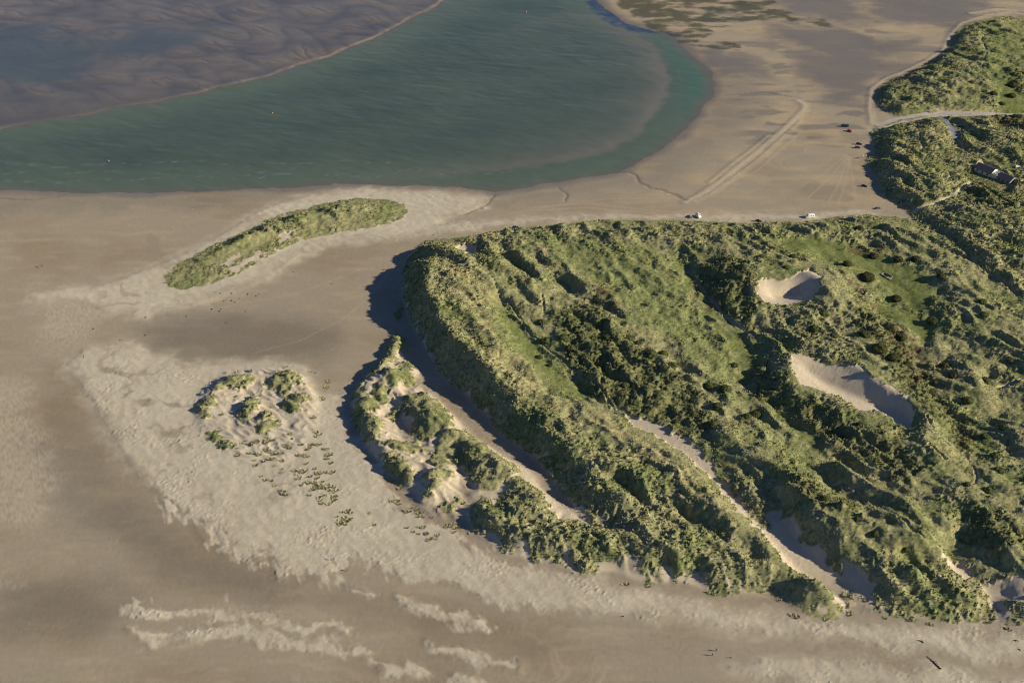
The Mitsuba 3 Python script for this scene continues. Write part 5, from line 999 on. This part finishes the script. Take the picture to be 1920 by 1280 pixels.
def person(x, y, heading, label, top, legs, hair, stance='stand', group=None):
    key = fresh('person')
    tagged(key, label, 'person', group)
    M = pose(x, y, ground_at(x, y), heading)
    J = dict(pelvis=(0, 0, 0.95), waist=(0, 0, 1.10), chest=(0.01, 0, 1.34), neck=(0.01, 0, 1.50), head=(0.03, 0, 1.64), crown=(0.02, 0, 1.68), chin=(0.08, 0, 1.56))
    k = {'stand': (0.04, -0.02), 'walk': (0.30, -0.28), 'sit': (0, 0)}[stance]
    for s, n, st in ((1, 'l', k[0]), (-1, 'r', k[1])):
        J['sh' + n] = (0, s * 0.18, 1.42); J['el' + n] = (-st * 0.5 - 0.03, s * 0.25, 1.14); J['wr' + n] = (-st * 0.5 + 0.10, s * 0.24, 0.92)
        J['hip' + n] = (0, s * 0.09, 0.90); J['kn' + n] = (st * 0.6 + 0.04, s * 0.10, 0.50); J['an' + n] = (st * 1.0 - (0.05 if st < 0 else 0), s * 0.10, 0.09); J['toe' + n] = (st * 1.0 + 0.17, s * 0.12, 0.04)
    if stance == 'sit':
        for q in J:
            if q[:2] not in ('kn', 'an', 'to'):
                J[q] = (J[q][0] - 0.25 - 0.12 * (J[q][2] - 0.9), J[q][1], J[q][2] - 0.76)
        for s, n in ((1, 'l'), (-1, 'r')):
            J['kn' + n] = (0.12, s * 0.12, 0.42); J['an' + n] = (0.30, s * 0.12, 0.09); J['toe' + n] = (0.46, s * 0.14, 0.05)
            J['wr' + n] = (0.08, s * 0.14, 0.45); J['el' + n] = (-0.16, s * 0.26, 0.34)
    R = dict(pelvis=0.135, waist=0.125, chest=0.145, neck=0.058, head=0.092, crown=0.09, chin=0.05)
    for n in 'lr':
        R.update({'sh' + n: 0.068, 'el' + n: 0.046, 'wr' + n: 0.032, 'hip' + n: 0.098, 'kn' + n: 0.062, 'an' + n: 0.042, 'toe' + n: 0.035})
    core = [('pelvis', 'waist'), ('waist', 'chest'), ('chest', 'neck'), ('neck', 'head'), ('head', 'crown'), ('head', 'chin')]
    arms = [p for n in 'lr' for p in (('chest', 'sh' + n), ('sh' + n, 'el' + n), ('el' + n, 'wr' + n))]
    leg = [p for n in 'lr' for p in (('pelvis', 'hip' + n), ('hip' + n, 'kn' + n), ('kn' + n, 'an' + n), ('an' + n, 'toe' + n))]
    solid = chain(J, R, core + arms + leg)
    hd = np.array(J['head'])
    fj = {'nose': tuple(hd + (0.10, 0, 0.0)), 'brow': tuple(hd + (0.08, 0, 0.03)), 'earl': tuple(hd + (0, 0.095, 0)), 'earr': tuple(hd + (0, -0.095, 0)), 'c': tuple(hd)}
    solid += chain(fj, dict(nose=0.014, brow=0.02, earl=0.022, earr=0.022, c=0.03), [('nose', 'brow'), ('earl', 'c'), ('earr', 'c')], 6)
    for n, s in (('l', 1), ('r', -1)):
        wv, ev = np.array(J['wr' + n]), np.array(J['el' + n])
        d = (wv - ev) / np.linalg.norm(wv - ev)
        side = np.cross(d, (0, 1, 0)); side /= np.linalg.norm(side)
        palm = wv + d * 0.075
        hj, hr, hb_ = {'w': wv, 'p': palm}, {'w': 0.028, 'p': 0.032}, [('w', 'p')]
        for f, ln in enumerate((0.072, 0.082, 0.078, 0.06)):
            b0 = palm + side * (f - 1.5) * 0.021 + d * 0.012
            hj[f'a{f}'], hj[f'b{f}'], hj[f'c{f}'] = b0, b0 + d * ln * 0.55, b0 + d * ln * 0.9 - np.array((0, s * 0.02, 0))
            hr.update({f'a{f}': 0.0105, f'b{f}': 0.0095, f'c{f}': 0.008})
            hb_ += [(f'a{f}', f'b{f}'), (f'b{f}', f'c{f}')]
        hj['t0'], hj['t1'], hj['t2'] = wv + d * 0.035 + side * 0.022, wv + d * 0.07 + side * 0.052, wv + d * 0.10 + side * 0.06
        hr.update(t0=0.014, t1=0.011, t2=0.009)
        hb_ += [('t0', 't1'), ('t1', 't2')]
        solid += chain(hj, hr, hb_, 6)
    part(key, 'body', union(solid), 'skin', M, 60)
    big = {q: v + (0.022 if q not in ('wrl', 'wrr') else 0.016) for q, v in R.items()}
    part(key, 'jacket', union(chain(J, big, [('pelvis', 'waist'), ('waist', 'chest')] + arms)), top, M, 60)
    part(key, 'trousers', union(chain(J, {q: v + 0.017 for q, v in R.items()}, [p for p in leg if not p[1].startswith('toe')])), legs, M, 60)
    hj = {'a': hd + (-0.02, 0, 0.035), 'b': hd + (-0.035, 0, -0.03), 'c': hd + (0.03, 0, 0.06)}
    part(key, 'hair', union(chain(hj, dict(a=0.099, b=0.088, c=0.075), [('a', 'b'), ('a', 'c')])), hair, M, 60)
    for n in 'lr':
        part(key, 'shoe', union(chain(J, {**R, 'an' + n: 0.05, 'toe' + n: 0.044}, [('an' + n, 'toe' + n)])), 'bare_plastic', M, 60)
    return key


person(-306.5, 796.3, 175, 'taller walker in black on the damp sand at far left, right one of a pair', 'cloth_black', 'cloth_black', 'hair_dark', 'walk')
person(-307.7, 796.0, 180, 'walker in dark coat on the damp sand at far left, left one of a pair', 'cloth_black', 'cloth_denim', 'hair_dark', 'walk')
person(-87.4, 512.6, 160, 'walker in brown on the beach between the pale sand fans, upper left of two', 'cloth_brown', 'cloth_black', 'hair_dark', 'walk')
person(-79.0, 505.4, 150, 'walker in olive on the beach between the pale sand fans, lower right of two', 'cloth_olive', 'cloth_olive', 'hair_dark', 'stand')
person(91.4, 452.8, 185, 'walker in navy on the lower beach, farther one of the pair with a dog', 'cloth_navy', 'cloth_navy', 'hair_dark', 'walk')
person(89.4, 449.9, 170, 'walker in brown on the lower beach, nearer one of the pair with a dog', 'cloth_brown', 'cloth_denim', 'hair_dark', 'walk')
person(124.4, 484.6, 250, 'person in a red jacket sitting against the foot of the grassy dune', 'cloth_red', 'cloth_denim', 'hair_dark', 'sit')
person(125.6, 484.9, 245, 'person in a pale pink top sitting beside the one in red at the dune foot', 'cloth_pale', 'cloth_denim', 'hair_fair', 'sit')
person(-50.7, 841.0, 200, 'lone walker in dark brown on the track at the tip of the great dune', 'cloth_brown', 'cloth_black', 'hair_dark', 'walk')
person(172.9, 857.0, 120, 'person in pale clothes standing behind the dark blue car, left of two', 'cloth_pale', 'cloth_brown', 'hair_fair', 'stand')
person(174.2, 856.2, 200, 'person in brown standing behind the dark blue car, right of two', 'cloth_brown', 'cloth_brown', 'hair_dark', 'stand')
person(364.4, 1036.4, 10, 'walker in black on the pale access road', 'cloth_black', 'cloth_black', 'hair_dark', 'walk')


def dog(x, y, heading, label, fur):
    key = fresh('dog')
    tagged(key, label, 'dog')
    M = pose(x, y, ground_at(x, y), heading)
    J = dict(chest=(0.20, 0, 0.44), belly=(-0.05, 0, 0.46), rump=(-0.26, 0, 0.46), neck=(0.36, 0, 0.60), head=(0.46, 0, 0.68), nose=(0.62, 0, 0.63), tail=(-0.38, 0, 0.52), tip=(-0.56, 0, 0.66))
    R = dict(chest=0.135, belly=0.10, rump=0.105, neck=0.075, head=0.075, nose=0.035, tail=0.03, tip=0.014)
    B = [('chest', 'belly'), ('belly', 'rump'), ('chest', 'neck'), ('neck', 'head'), ('head', 'nose'), ('rump', 'tail'), ('tail', 'tip')]
    for s, n in ((1, 'l'), (-1, 'r')):
        J.update({'e' + n: (0.44, s * 0.06, 0.72), 'f' + n: (0.41, s * 0.09, 0.66), 's' + n: (0.22, s * 0.08, 0.36), 'k' + n: (0.22 + s * 0.05, s * 0.08, 0.19), 'p' + n: (0.22 + s * 0.03, s * 0.08, 0.03), 'q' + n: (0.27 + s * 0.03, s * 0.08, 0.025),
                  'h' + n: (-0.25, s * 0.08, 0.38), 'm' + n: (-0.18 - s * 0.05, s * 0.09, 0.26), 'o' + n: (-0.34 - s * 0.05, s * 0.09, 0.15), 'w' + n: (-0.32 - s * 0.05, s * 0.09, 0.03), 'x' + n: (-0.27 - s * 0.05, s * 0.09, 0.025)})
        R.update({'e' + n: 0.025, 'f' + n: 0.015, 's' + n: 0.06, 'k' + n: 0.032, 'p' + n: 0.026, 'q' + n: 0.025, 'h' + n: 0.085, 'm' + n: 0.05, 'o' + n: 0.03, 'w' + n: 0.026, 'x' + n: 0.024})
        B += [('e' + n, 'f' + n), ('e' + n, 'head'), ('chest', 's' + n), ('s' + n, 'k' + n), ('k' + n, 'p' + n), ('p' + n, 'q' + n), ('rump', 'h' + n), ('h' + n, 'm' + n), ('m' + n, 'o' + n), ('o' + n, 'w' + n), ('w' + n, 'x' + n)]
    put(key, union(chain(J, R, B)), fur, M, 60)


dog(-308.0, 795.2, 190, 'white dog beside the pair of walkers at far left', 'fur_white')
dog(97.3, 448.6, 165, 'dark dog on the lower beach to the right of two walkers', 'fur_dark')


# ---------------------------------------------------------------- visitor building
ax = np.array([0.64, -0.77]); ax /= np.linalg.norm(ax)
hd_ang = math.degrees(math.atan2(ax[1], ax[0]))


def gabled(key, M, L, W, eave, ridge, wall, roofm, gable=None):
    """walls and gables with a two-slope roof of 0.25 m, x along the ridge"""
    w = W / 2
    prof = shapely.Polygon([(-w, -1.2), (w, -1.2), (w, eave), (0, ridge), (-w, eave)])
    m = trimesh.creation.extrude_polygon(prof, L, engine='earcut')
    m.apply_transform(np.array([[0, 0, 1, -L / 2], [1, 0, 0, 0], [0, 1, 0, 0], [0, 0, 0, 1.0]]))
    part(key, 'wall', m, wall, M, False)
    for s in (-1, 1):
        o, t = 0.5, 0.18
        sl = (ridge - eave) / w
        pr = shapely.Polygon([(0, ridge + 0.02), (s * (w + o), eave - o * sl + 0.02), (s * (w + o), eave - o * sl + 0.02 + t), (0, ridge + 0.02 + t)])
        q = trimesh.creation.extrude_polygon(pr, L + 0.5, engine='earcut')
        q.apply_transform(np.array([[0, 0, 1, -L / 2 - 0.25], [1, 0, 0, 0], [0, 1, 0, 0], [0, 0, 0, 1.0]]))
        part(key, 'roof', q, roofm, M, False)


cx0, cy0 = 345.6, 927.6
key = tagged(fresh('visitor_centre'), 'long visitor building with dark slate roofs and pale gables among the dunes', 'building')
zb = ground_at(cx0 + 4, cy0 - 4)
M1 = pose(cx0, cy0, zb, hd_ang)
gabled(key, M1, 14.0, 10.0, 2.9, 5.4, 'render_white', 'slate')
c2 = np.array([cx0, cy0]) + ax * 9.3
M2 = pose(c2[0], c2[1], zb, hd_ang)
part(key, 'link_block', block(4.6, 8.4, 4.1, (0, 0, 0.85)), 'render_white', M2, False)
part(key, 'flat_roof', block(4.7, 8.9, 0.2, (0, 0, 3.0), 0.05), 'felt_grey', M2, False)
part(key, 'roof_light', block(1.0, 0.9, 0.5, (-0.4, -2.4, 3.3), 0.08), 'lamp_lens', M2, False)
part(key, 'roof_light', block(1.0, 0.9, 0.5, (1.2, -2.8, 3.3), 0.08), 'lamp_lens', M2, False)
c4 = np.array([cx0, cy0]) + ax * 17.2
M4 = pose(c4[0], c4[1], zb - 0.3, hd_ang)
gabled(key, M4, 11.0, 9.0, 2.7, 4.9, 'stone_grey', 'slate')
for s, MM, LL, WW in ((-1, M1, 14.0, 10.0), (-1, M4, 11.0, 9.0)):
    for q in (-0.3, 0.0, 0.3):
        wk = part(key, 'window', block(1.5, 0.10, 1.2, (q * LL, s * (WW / 2 + 0.01), 1.6)), 'grey_timber', MM, False)
        part(wk, 'pane', block(1.3, 0.04, 1.0, (q * LL, s * (WW / 2 + 0.06), 1.6)), 'window_glass', MM, False)
part(key, 'door', block(0.06, 1.1, 2.1, (5.53, 1.5, 1.05)), 'timber', M4, False)
wk = part(key, 'window', block(0.08, 1.4, 1.1, (5.52, -1.8, 1.6)), 'grey_timber', M4, False)
part(wk, 'pane', block(0.03, 1.2, 0.9, (5.57, -1.8, 1.6)), 'window_glass', M4, False)

key = tagged(fresh('shed'), 'small shed with one pale roof slope up the slope from the visitor building', 'shed')
Ms = pose(341.0, 957.0, ground_at(341.0, 957.0), hd_ang)
gabled(key, Ms, 3.6, 2.6, 1.9, 2.8, 'timber', 'concrete')
part(key, 'door', block(0.06, 0.8, 1.7, (1.84, 0, 0.85)), 'grey_timber', Ms, False)

# concrete ruin in the bright turf, and a lookout platform with steps
key = tagged(fresh('ruined_bunker'), 'low broken concrete walls in the bright green turf right of the upper sand hollow', 'ruin')
Mr = pose(239.0, 775.0, ground_at(239.0, 775.0) - 0.2, -52)
for sx, sy, sz, atp in ((6.5, 0.4, 1.5, (0, 1.6, 0.6)), (4.0, 0.4, 1.1, (-1.2, -1.6, 0.4)), (0.4, 3.2, 1.3, (-3.2, 0, 0.5)), (0.4, 2.0, 0.9, (3.1, 0.8, 0.3))):
    part(key, 'wall', block(sx, sy, sz, atp, 0.05), 'concrete', Mr, False)
part(key, 'slab', block(3.4, 2.6, 0.25, (2.4, -0.6, 0.35), 0.05), 'concrete', Mr, False)
key = tagged(fresh('lookout_platform'), 'small grey timber platform with steps where the paths meet below the twin trenches', 'platform')
zp = ground_at(18.0, 771.5)
Mp = pose(18.0, 771.5, zp + 0.4, 10)
for q in range(8):
    part(key, 'plank', block(3.2, 0.28, 0.06, (0, -1.1 + q * 0.31, 0.9), 0.01), 'grey_timber', Mp, False)
for sx in (-1.5, 1.5):
    for sy in (-1.0, 1.0):
        part(key, 'post', block(0.14, 0.14, 2.6, (sx, sy, 0.6)), 'grey_timber', Mp, False)
    part(key, 'handrail', block(0.08, 2.3, 0.08, (sx, 0, 1.95)), 'grey_timber', Mp, False)
for q in range(6):
    part(key, 'step', block(1.0, 0.3, 0.08, (0.3, -1.5 - q * 0.34, 0.72 - q * 0.2)), 'grey_timber', Mp, False)

# notice boards on tall posts where the shaded dune edge turns
for bx, by, lab in ((262.7, 957.8, 'white notice board on a post at the notch of the dune edge, left one'), (265.2, 958.6, 'white notice board on a post at the notch of the dune edge, right one')):
    key = tagged(fresh('notice_board'), lab, 'sign')
    Mb = pose(bx, by, ground_at(bx, by), -20)
    part(key, 'post', tube([(0, 0, -0.3), (0, 0, 2.9)], 0.07), 'timber', Mb)
    part(key, 'board', block(0.06, 1.1, 1.2, (0.10, 0, 2.4), 0.02), 'paint_white', Mb, False)

# ---------------------------------------------------------------- buoys
for bx, by, lab in ((-191.6, 1043.5, 'red and white buoy in the middle of the channel'), (-301.4, 955.6, 'red and white buoy near the left end of the channel'), (13.5, 1276.0, 'red and white buoy farthest up the channel')):
    key = tagged(fresh('channel_buoy'), lab, 'buoy', None)
    Mb = pose(bx, by, -0.3, 0)
    part(key, 'float', trimesh.creation.revolve(np.array([(0, -0.4), (0.35, -0.3), (0.52, 0.0), (0.5, 0.22), (0.3, 0.36), (0, 0.38)]), sections=18), 'buoy_red', Mb)
    part(key, 'tower', trimesh.creation.revolve(np.array([(0, 0.3), (0.24, 0.34), (0.12, 1.1), (0, 1.12)]), sections=14), 'buoy_white', Mb)
    part(key, 'top_mark', trimesh.creation.revolve(np.array([(0, 1.06), (0.2, 1.1), (0.2, 1.35), (0, 1.4)]), sections=14), 'buoy_red', Mb)


# ---------------------------------------------------------------- driftwood, posts, weed
def drift(name, label, branches, category='driftwood', bsdf='drift_wood'):
    key = tagged(fresh(name), label, category)
    for q, (line, r0, r1) in enumerate(branches):
        p = np.array([(a, b, ground_at(a, b) + h) for a, b, h in line])
        s = np.linspace(0, 1, len(p) * 3)
        k = np.linspace(0, 1, len(p))
        p = np.stack([np.interp(s, k, p[:, c]) for c in range(3)], 1)
        p[1:-1] += np.random.default_rng(len(line) + q).normal(0, 0.05, (len(p) - 2, 3))
        if len(branches) == 1:
            put(key, tube(p, np.linspace(r0, r1, len(p))), bsdf)
        else:
            part(key, 'trunk' if q == 0 else 'branch', tube(p, np.linspace(r0, r1, len(p))), bsdf)


drift('driftwood_tree', 'long dark stranded tree trunk with a forked branch on the lower beach', [
    ([(185.2, 449.6, 0.2), (186.7, 446.8, 0.25), (187.8, 444.6, 0.2), (189.2, 441.8, 0.3)], 0.10, 0.26), ([(186.7, 446.8, 0.2), (187.9, 446.0, 0.5), (188.4, 444.3, 0.3)], 0.12, 0.08), ([(189.0, 442.0, 0.3), (189.8, 442.2, 0.5)], 0.14, 0.05), ([(189.1, 441.9, 0.3), (188.4, 441.3, 0.6)], 0.12, 0.05)])
drift('driftwood_log', 'bent dark log on the beach above the long stranded tree trunk', [([(183.0, 458.7, 0.15), (184.7, 458.3, 0.25), (185.2, 457.2, 0.2)], 0.2, 0.14), ([(184.6, 458.3, 0.2), (185.0, 458.9, 0.6)], 0.1, 0.05)])
drift('driftwood_log', 'short dark log at the right edge of the beach, upper of two', [([(226.8, 459.0, 0.15), (227.8, 458.4, 0.3)], 0.2, 0.14), ([(227.5, 458.5, 0.2), (228.0, 457.9, 0.5)], 0.1, 0.05)])
drift('driftwood_log', 'short dark log at the right edge of the beach, lower of two', [([(227.0, 453.6, 0.12), (227.6, 452.6, 0.15)], 0.2, 0.16)])
drift('driftwood_log', 'small dark stump of wood on the open beach below the front dunes', [([(50.9, 474.4, 0.1), (51.4, 474.0, 0.35)], 0.22, 0.14)])
drift('driftwood_pole', 'thin dark pole lying on the pale sand below the island dune', [([(-224, 775.5, 0.06), (-216, 773, 0.1), (-207, 771.5, 0.06)], 0.10, 0.08)])
drift('driftwood_pole', 'thin dark stick lying on the track left of the lone walker', [([(-54.2, 839.3, 0.1), (-52.4, 839.1, 0.1)], 0.12, 0.1)])
drift('marker_post', 'short wooden post leaning out of the pale sand at lower left', [([(-252.1, 689.0, -0.2), (-251.9, 689.2, 1.6)], 0.14, 0.12)], 'post')
drift('marker_post', 'stub of a wooden post in the damp sand right of the hummocky sand mound', [([(-113.7, 673.4, -0.2), (-113.5, 673.4, 0.7)], 0.3, 0.24)], 'post')


def lump(r, seed, flat=0.4):
    s = trimesh.creation.icosphere(subdivisions=2, radius=1)
    v = s.vertices * (1 + 0.45 * (meshkit.fbm(s.vertices * 1.7 + seed * 7.3, 3, seed)[:, None] - 0.5))
    return trimesh.Trimesh(v * (r, r * 0.75, r * flat), s.faces, process=False)


for q, (a, b, r) in enumerate(WEED):
    key = tagged(fresh('seaweed_clump'), 'dark clump of seaweed stranded on the damp sand below the island dune' if a > -190 else 'dark scrap of wrack on the open sand at far left', 'seaweed', 'seaweed clumps below the island dune' if a > -190 else 'wrack scraps at far left')
    put(key, lump(r * 0.75, q, 0.35), 'wet_weed', pose(a, b, ground_at(a, b) + 0.05, q * 47), 60)

# ---------------------------------------------------------------- shrubs and tussocks, one by one
SHRUB_LABELS = {
    'thicket': ('rounded green bush in the thicket filling the middle of the dunes', 'bushes of the middle thicket'), 'slack': ('dark little bush standing alone in the pale grassy slack', 'lone bushes in the pale slack'),
    'hollow': ('dark bush on the slope left of the large sand hollow', 'bushes left of the large sand hollow'), 'green': ('dark bush standing in the bright green turf behind the sand hollows', 'bushes in the bright turf'),
    'lee': ('dark scrub bush in the shaded dip right of the large sand hollow', 'bushes right of the large sand hollow'), 'east': ('low bush on the rough slopes near the right edge', 'bushes near the right edge'),
    'blow': ('bush on the rough ground between and around the two sand hollows', 'bushes between the sand hollows'), 'far': ('dark bush on the far dune block beyond the road', 'bushes beyond the road'),
    'south': ('small bush on the seaward slopes at lower right', 'bushes on the seaward slopes')}


def foliage(R, hgt, seed, nleaf, rgb, size):
    r = np.random.default_rng(seed)
    core = trimesh.creation.icosphere(subdivisions=3, radius=1)
    v = np.array(core.vertices)
    v = v * (0.80 + 0.5 * (meshkit.fbm(v * 2.3 + seed, 3, seed)[:, None] - 0.4))
    v = v * (R, R, hgt)
    v[:, 2] = np.maximum(v[:, 2], -0.5)
    i = r.integers(0, len(v), nleaf)
    p = v[i] * r.uniform(0.92, 1.12, (nleaf, 1))
    p = p[p[:, 2] > -0.2]
    k = len(p)
    a, b = r.normal(0, 1, (k, 3)), r.normal(0, 1, (k, 3))
    a /= np.linalg.norm(a, axis=1, keepdims=True)
    b -= a * (a * b).sum(1, keepdims=True)
    b /= np.linalg.norm(b, axis=1, keepdims=True)
    s = size * r.uniform(0.6, 1.3, (k, 1))
    leaf = np.stack([p - a * s, p + b * s * 0.5, p + a * s, p - b * s * 0.5], 1).reshape(-1, 3)
    o = len(v) + np.arange(k)[:, None] * 4
    f = np.vstack([core.faces, np.hstack([o, o + 1, o + 2]), np.hstack([o, o + 2, o + 3])])
    col = np.array(rgb) * np.vstack([0.85 + 0.3 * meshkit.noise(v * 3 + 5, seed)[:, None], np.repeat(r.uniform(0.7, 1.35, (k, 1)), 4, 0)])
    return (np.vstack([v, leaf]), f), col


q = 0
for g, spots in SHRUBS.items():
    own = by_place(spots, *SHRUB_LABELS[g][:1], SHRUB_LABELS[g][0])
    for (a, b, R), lab in zip(spots, own):
        q += 1
        key = tagged(fresh('scrub_bush'), lab, 'bush', SHRUB_LABELS[g][1])
        rgb = {'green': (0.055, 0.055, 0.030), 'slack': (0.045, 0.06, 0.025), 'far': (0.06, 0.065, 0.03), 'lee': (0.066, 0.072, 0.032)}.get(g, (0.078, 0.092, 0.038))
        z = ground_at(a, b)
        R = R * 0.8
        mesh, colr = foliage(R, R * 0.62, q, int(90 + 55 * R * R), rgb, 0.32)
        d = mikit.ply(mesh, 'grass_matter', color=np.clip(colr, 0.01, 0.5))
        d['to_world'] = pose(a, b, z + 0.1, q * 61)
        scene[key + '__crown'] = d
        put(key + '__stem', tube([(0, 0, -0.8), (0.05, 0.03, 0.2), (0.15, 0.0, R * 0.4)], [0.14, 0.11, 0.05]), 'timber', pose(a, b, z, q * 61))

TUS = {'a': ('marram tussock on the open sand just below the hummocky mound', 'tussocks below the hummocky mound'), 'b': ('marram tussock at the lower left foot of the hummocky mound', 'tussocks at the lower left of the mound'),
       'c': ('marram tussock on the bare sand of the hummocky mound itself', 'tussocks on the hummocky mound'), 'd': ('marram tussock on the beach before the broken foredune', 'tussocks before the broken foredune'), 'front': ('marram tussock on the beach at the foot of the front dunes', 'tussocks at the foot of the front dunes')}
tlab = {}
for g in TUS:
    i = [k for k, t in enumerate(TUSSOCKS) if t[3] == g]
    tlab.update(zip(i, by_place([TUSSOCKS[k] for k in i], TUS[g][0], TUS[g][0])))
for q, (a, b, R, g) in enumerate(TUSSOCKS):
    key = tagged(fresh('marram_tussock'), tlab[q], 'grass tussock', TUS[g][1])
    r = np.random.default_rng(1000 + q)
    R = R * float(np.exp(r.normal(0.12, 0.42)))
    k = int(40 + 60 * R)
    ang_, d0 = r.uniform(0, 6.28, k), R * np.sqrt(r.uniform(0, 1, k))
    sub = r.integers(0, 4, k)
    off = r.normal(0, 0.75, (4, 2)) * R
    bx, by = off[sub, 0] + 0.6 * d0 * np.cos(ang_), off[sub, 1] * 0.7 + 0.6 * d0 * np.sin(ang_)
    lean = r.uniform(0.2, 0.8, k)
    hh = r.uniform(0.25, 0.7, k) * (0.5 + 0.3 * R)
    wv = r.uniform(0.12, 0.26, k)
    tx_, ty_ = bx + lean * np.cos(ang_) - 0.1, by + lean * np.sin(ang_)
    tan = np.stack([-np.sin(ang_), np.cos(ang_)], 1) * wv[:, None]
    mid = np.stack([(bx + tx_) / 2 + 0.1 * np.cos(ang_), (by + ty_) / 2 + 0.1 * np.sin(ang_), hh * 0.62], 1)
    v = np.stack([np.column_stack([bx - tan[:, 0], by - tan[:, 1], bx * 0 - 0.15]), np.column_stack([bx + tan[:, 0], by + tan[:, 1], bx * 0 - 0.15]), mid + np.column_stack([tan * 0.8, tan[:, 0] * 0]), mid - np.column_stack([tan * 0.8, tan[:, 0] * 0]), np.column_stack([tx_, ty_, hh])], 1).reshape(-1, 3)
    o = np.arange(k)[:, None] * 5
    f = np.vstack([np.hstack([o, o + 1, o + 2]), np.hstack([o, o + 2, o + 3]), np.hstack([o + 3, o + 2, o + 4])])
    w8 = np.arange(8) * np.pi / 4
    cush = np.vstack([np.column_stack([1.5 * R * np.cos(w8), 1.1 * R * np.sin(w8), w8 * 0 - 0.12]), [[0, 0, 0.16 * R]]])
    f = np.vstack([f, [[len(v) + i, len(v) + (i + 1) % 8, len(v) + 8] for i in range(8)]])
    v = np.vstack([v, cush])
    colr = np.repeat(np.array([0.310, 0.300, 0.165]) * r.uniform(0.75, 1.45, (k, 1)), 5, 0)
    colr = np.vstack([colr, np.tile([[0.33, 0.29, 0.20]], (9, 1))])
    d = mikit.ply((v, f), 'grass_matter', color=colr)
    d['to_world'] = pose(a, b, ground_at(a, b), r.uniform(0, 360))
    scene[key] = d
print('entries', len(scene))
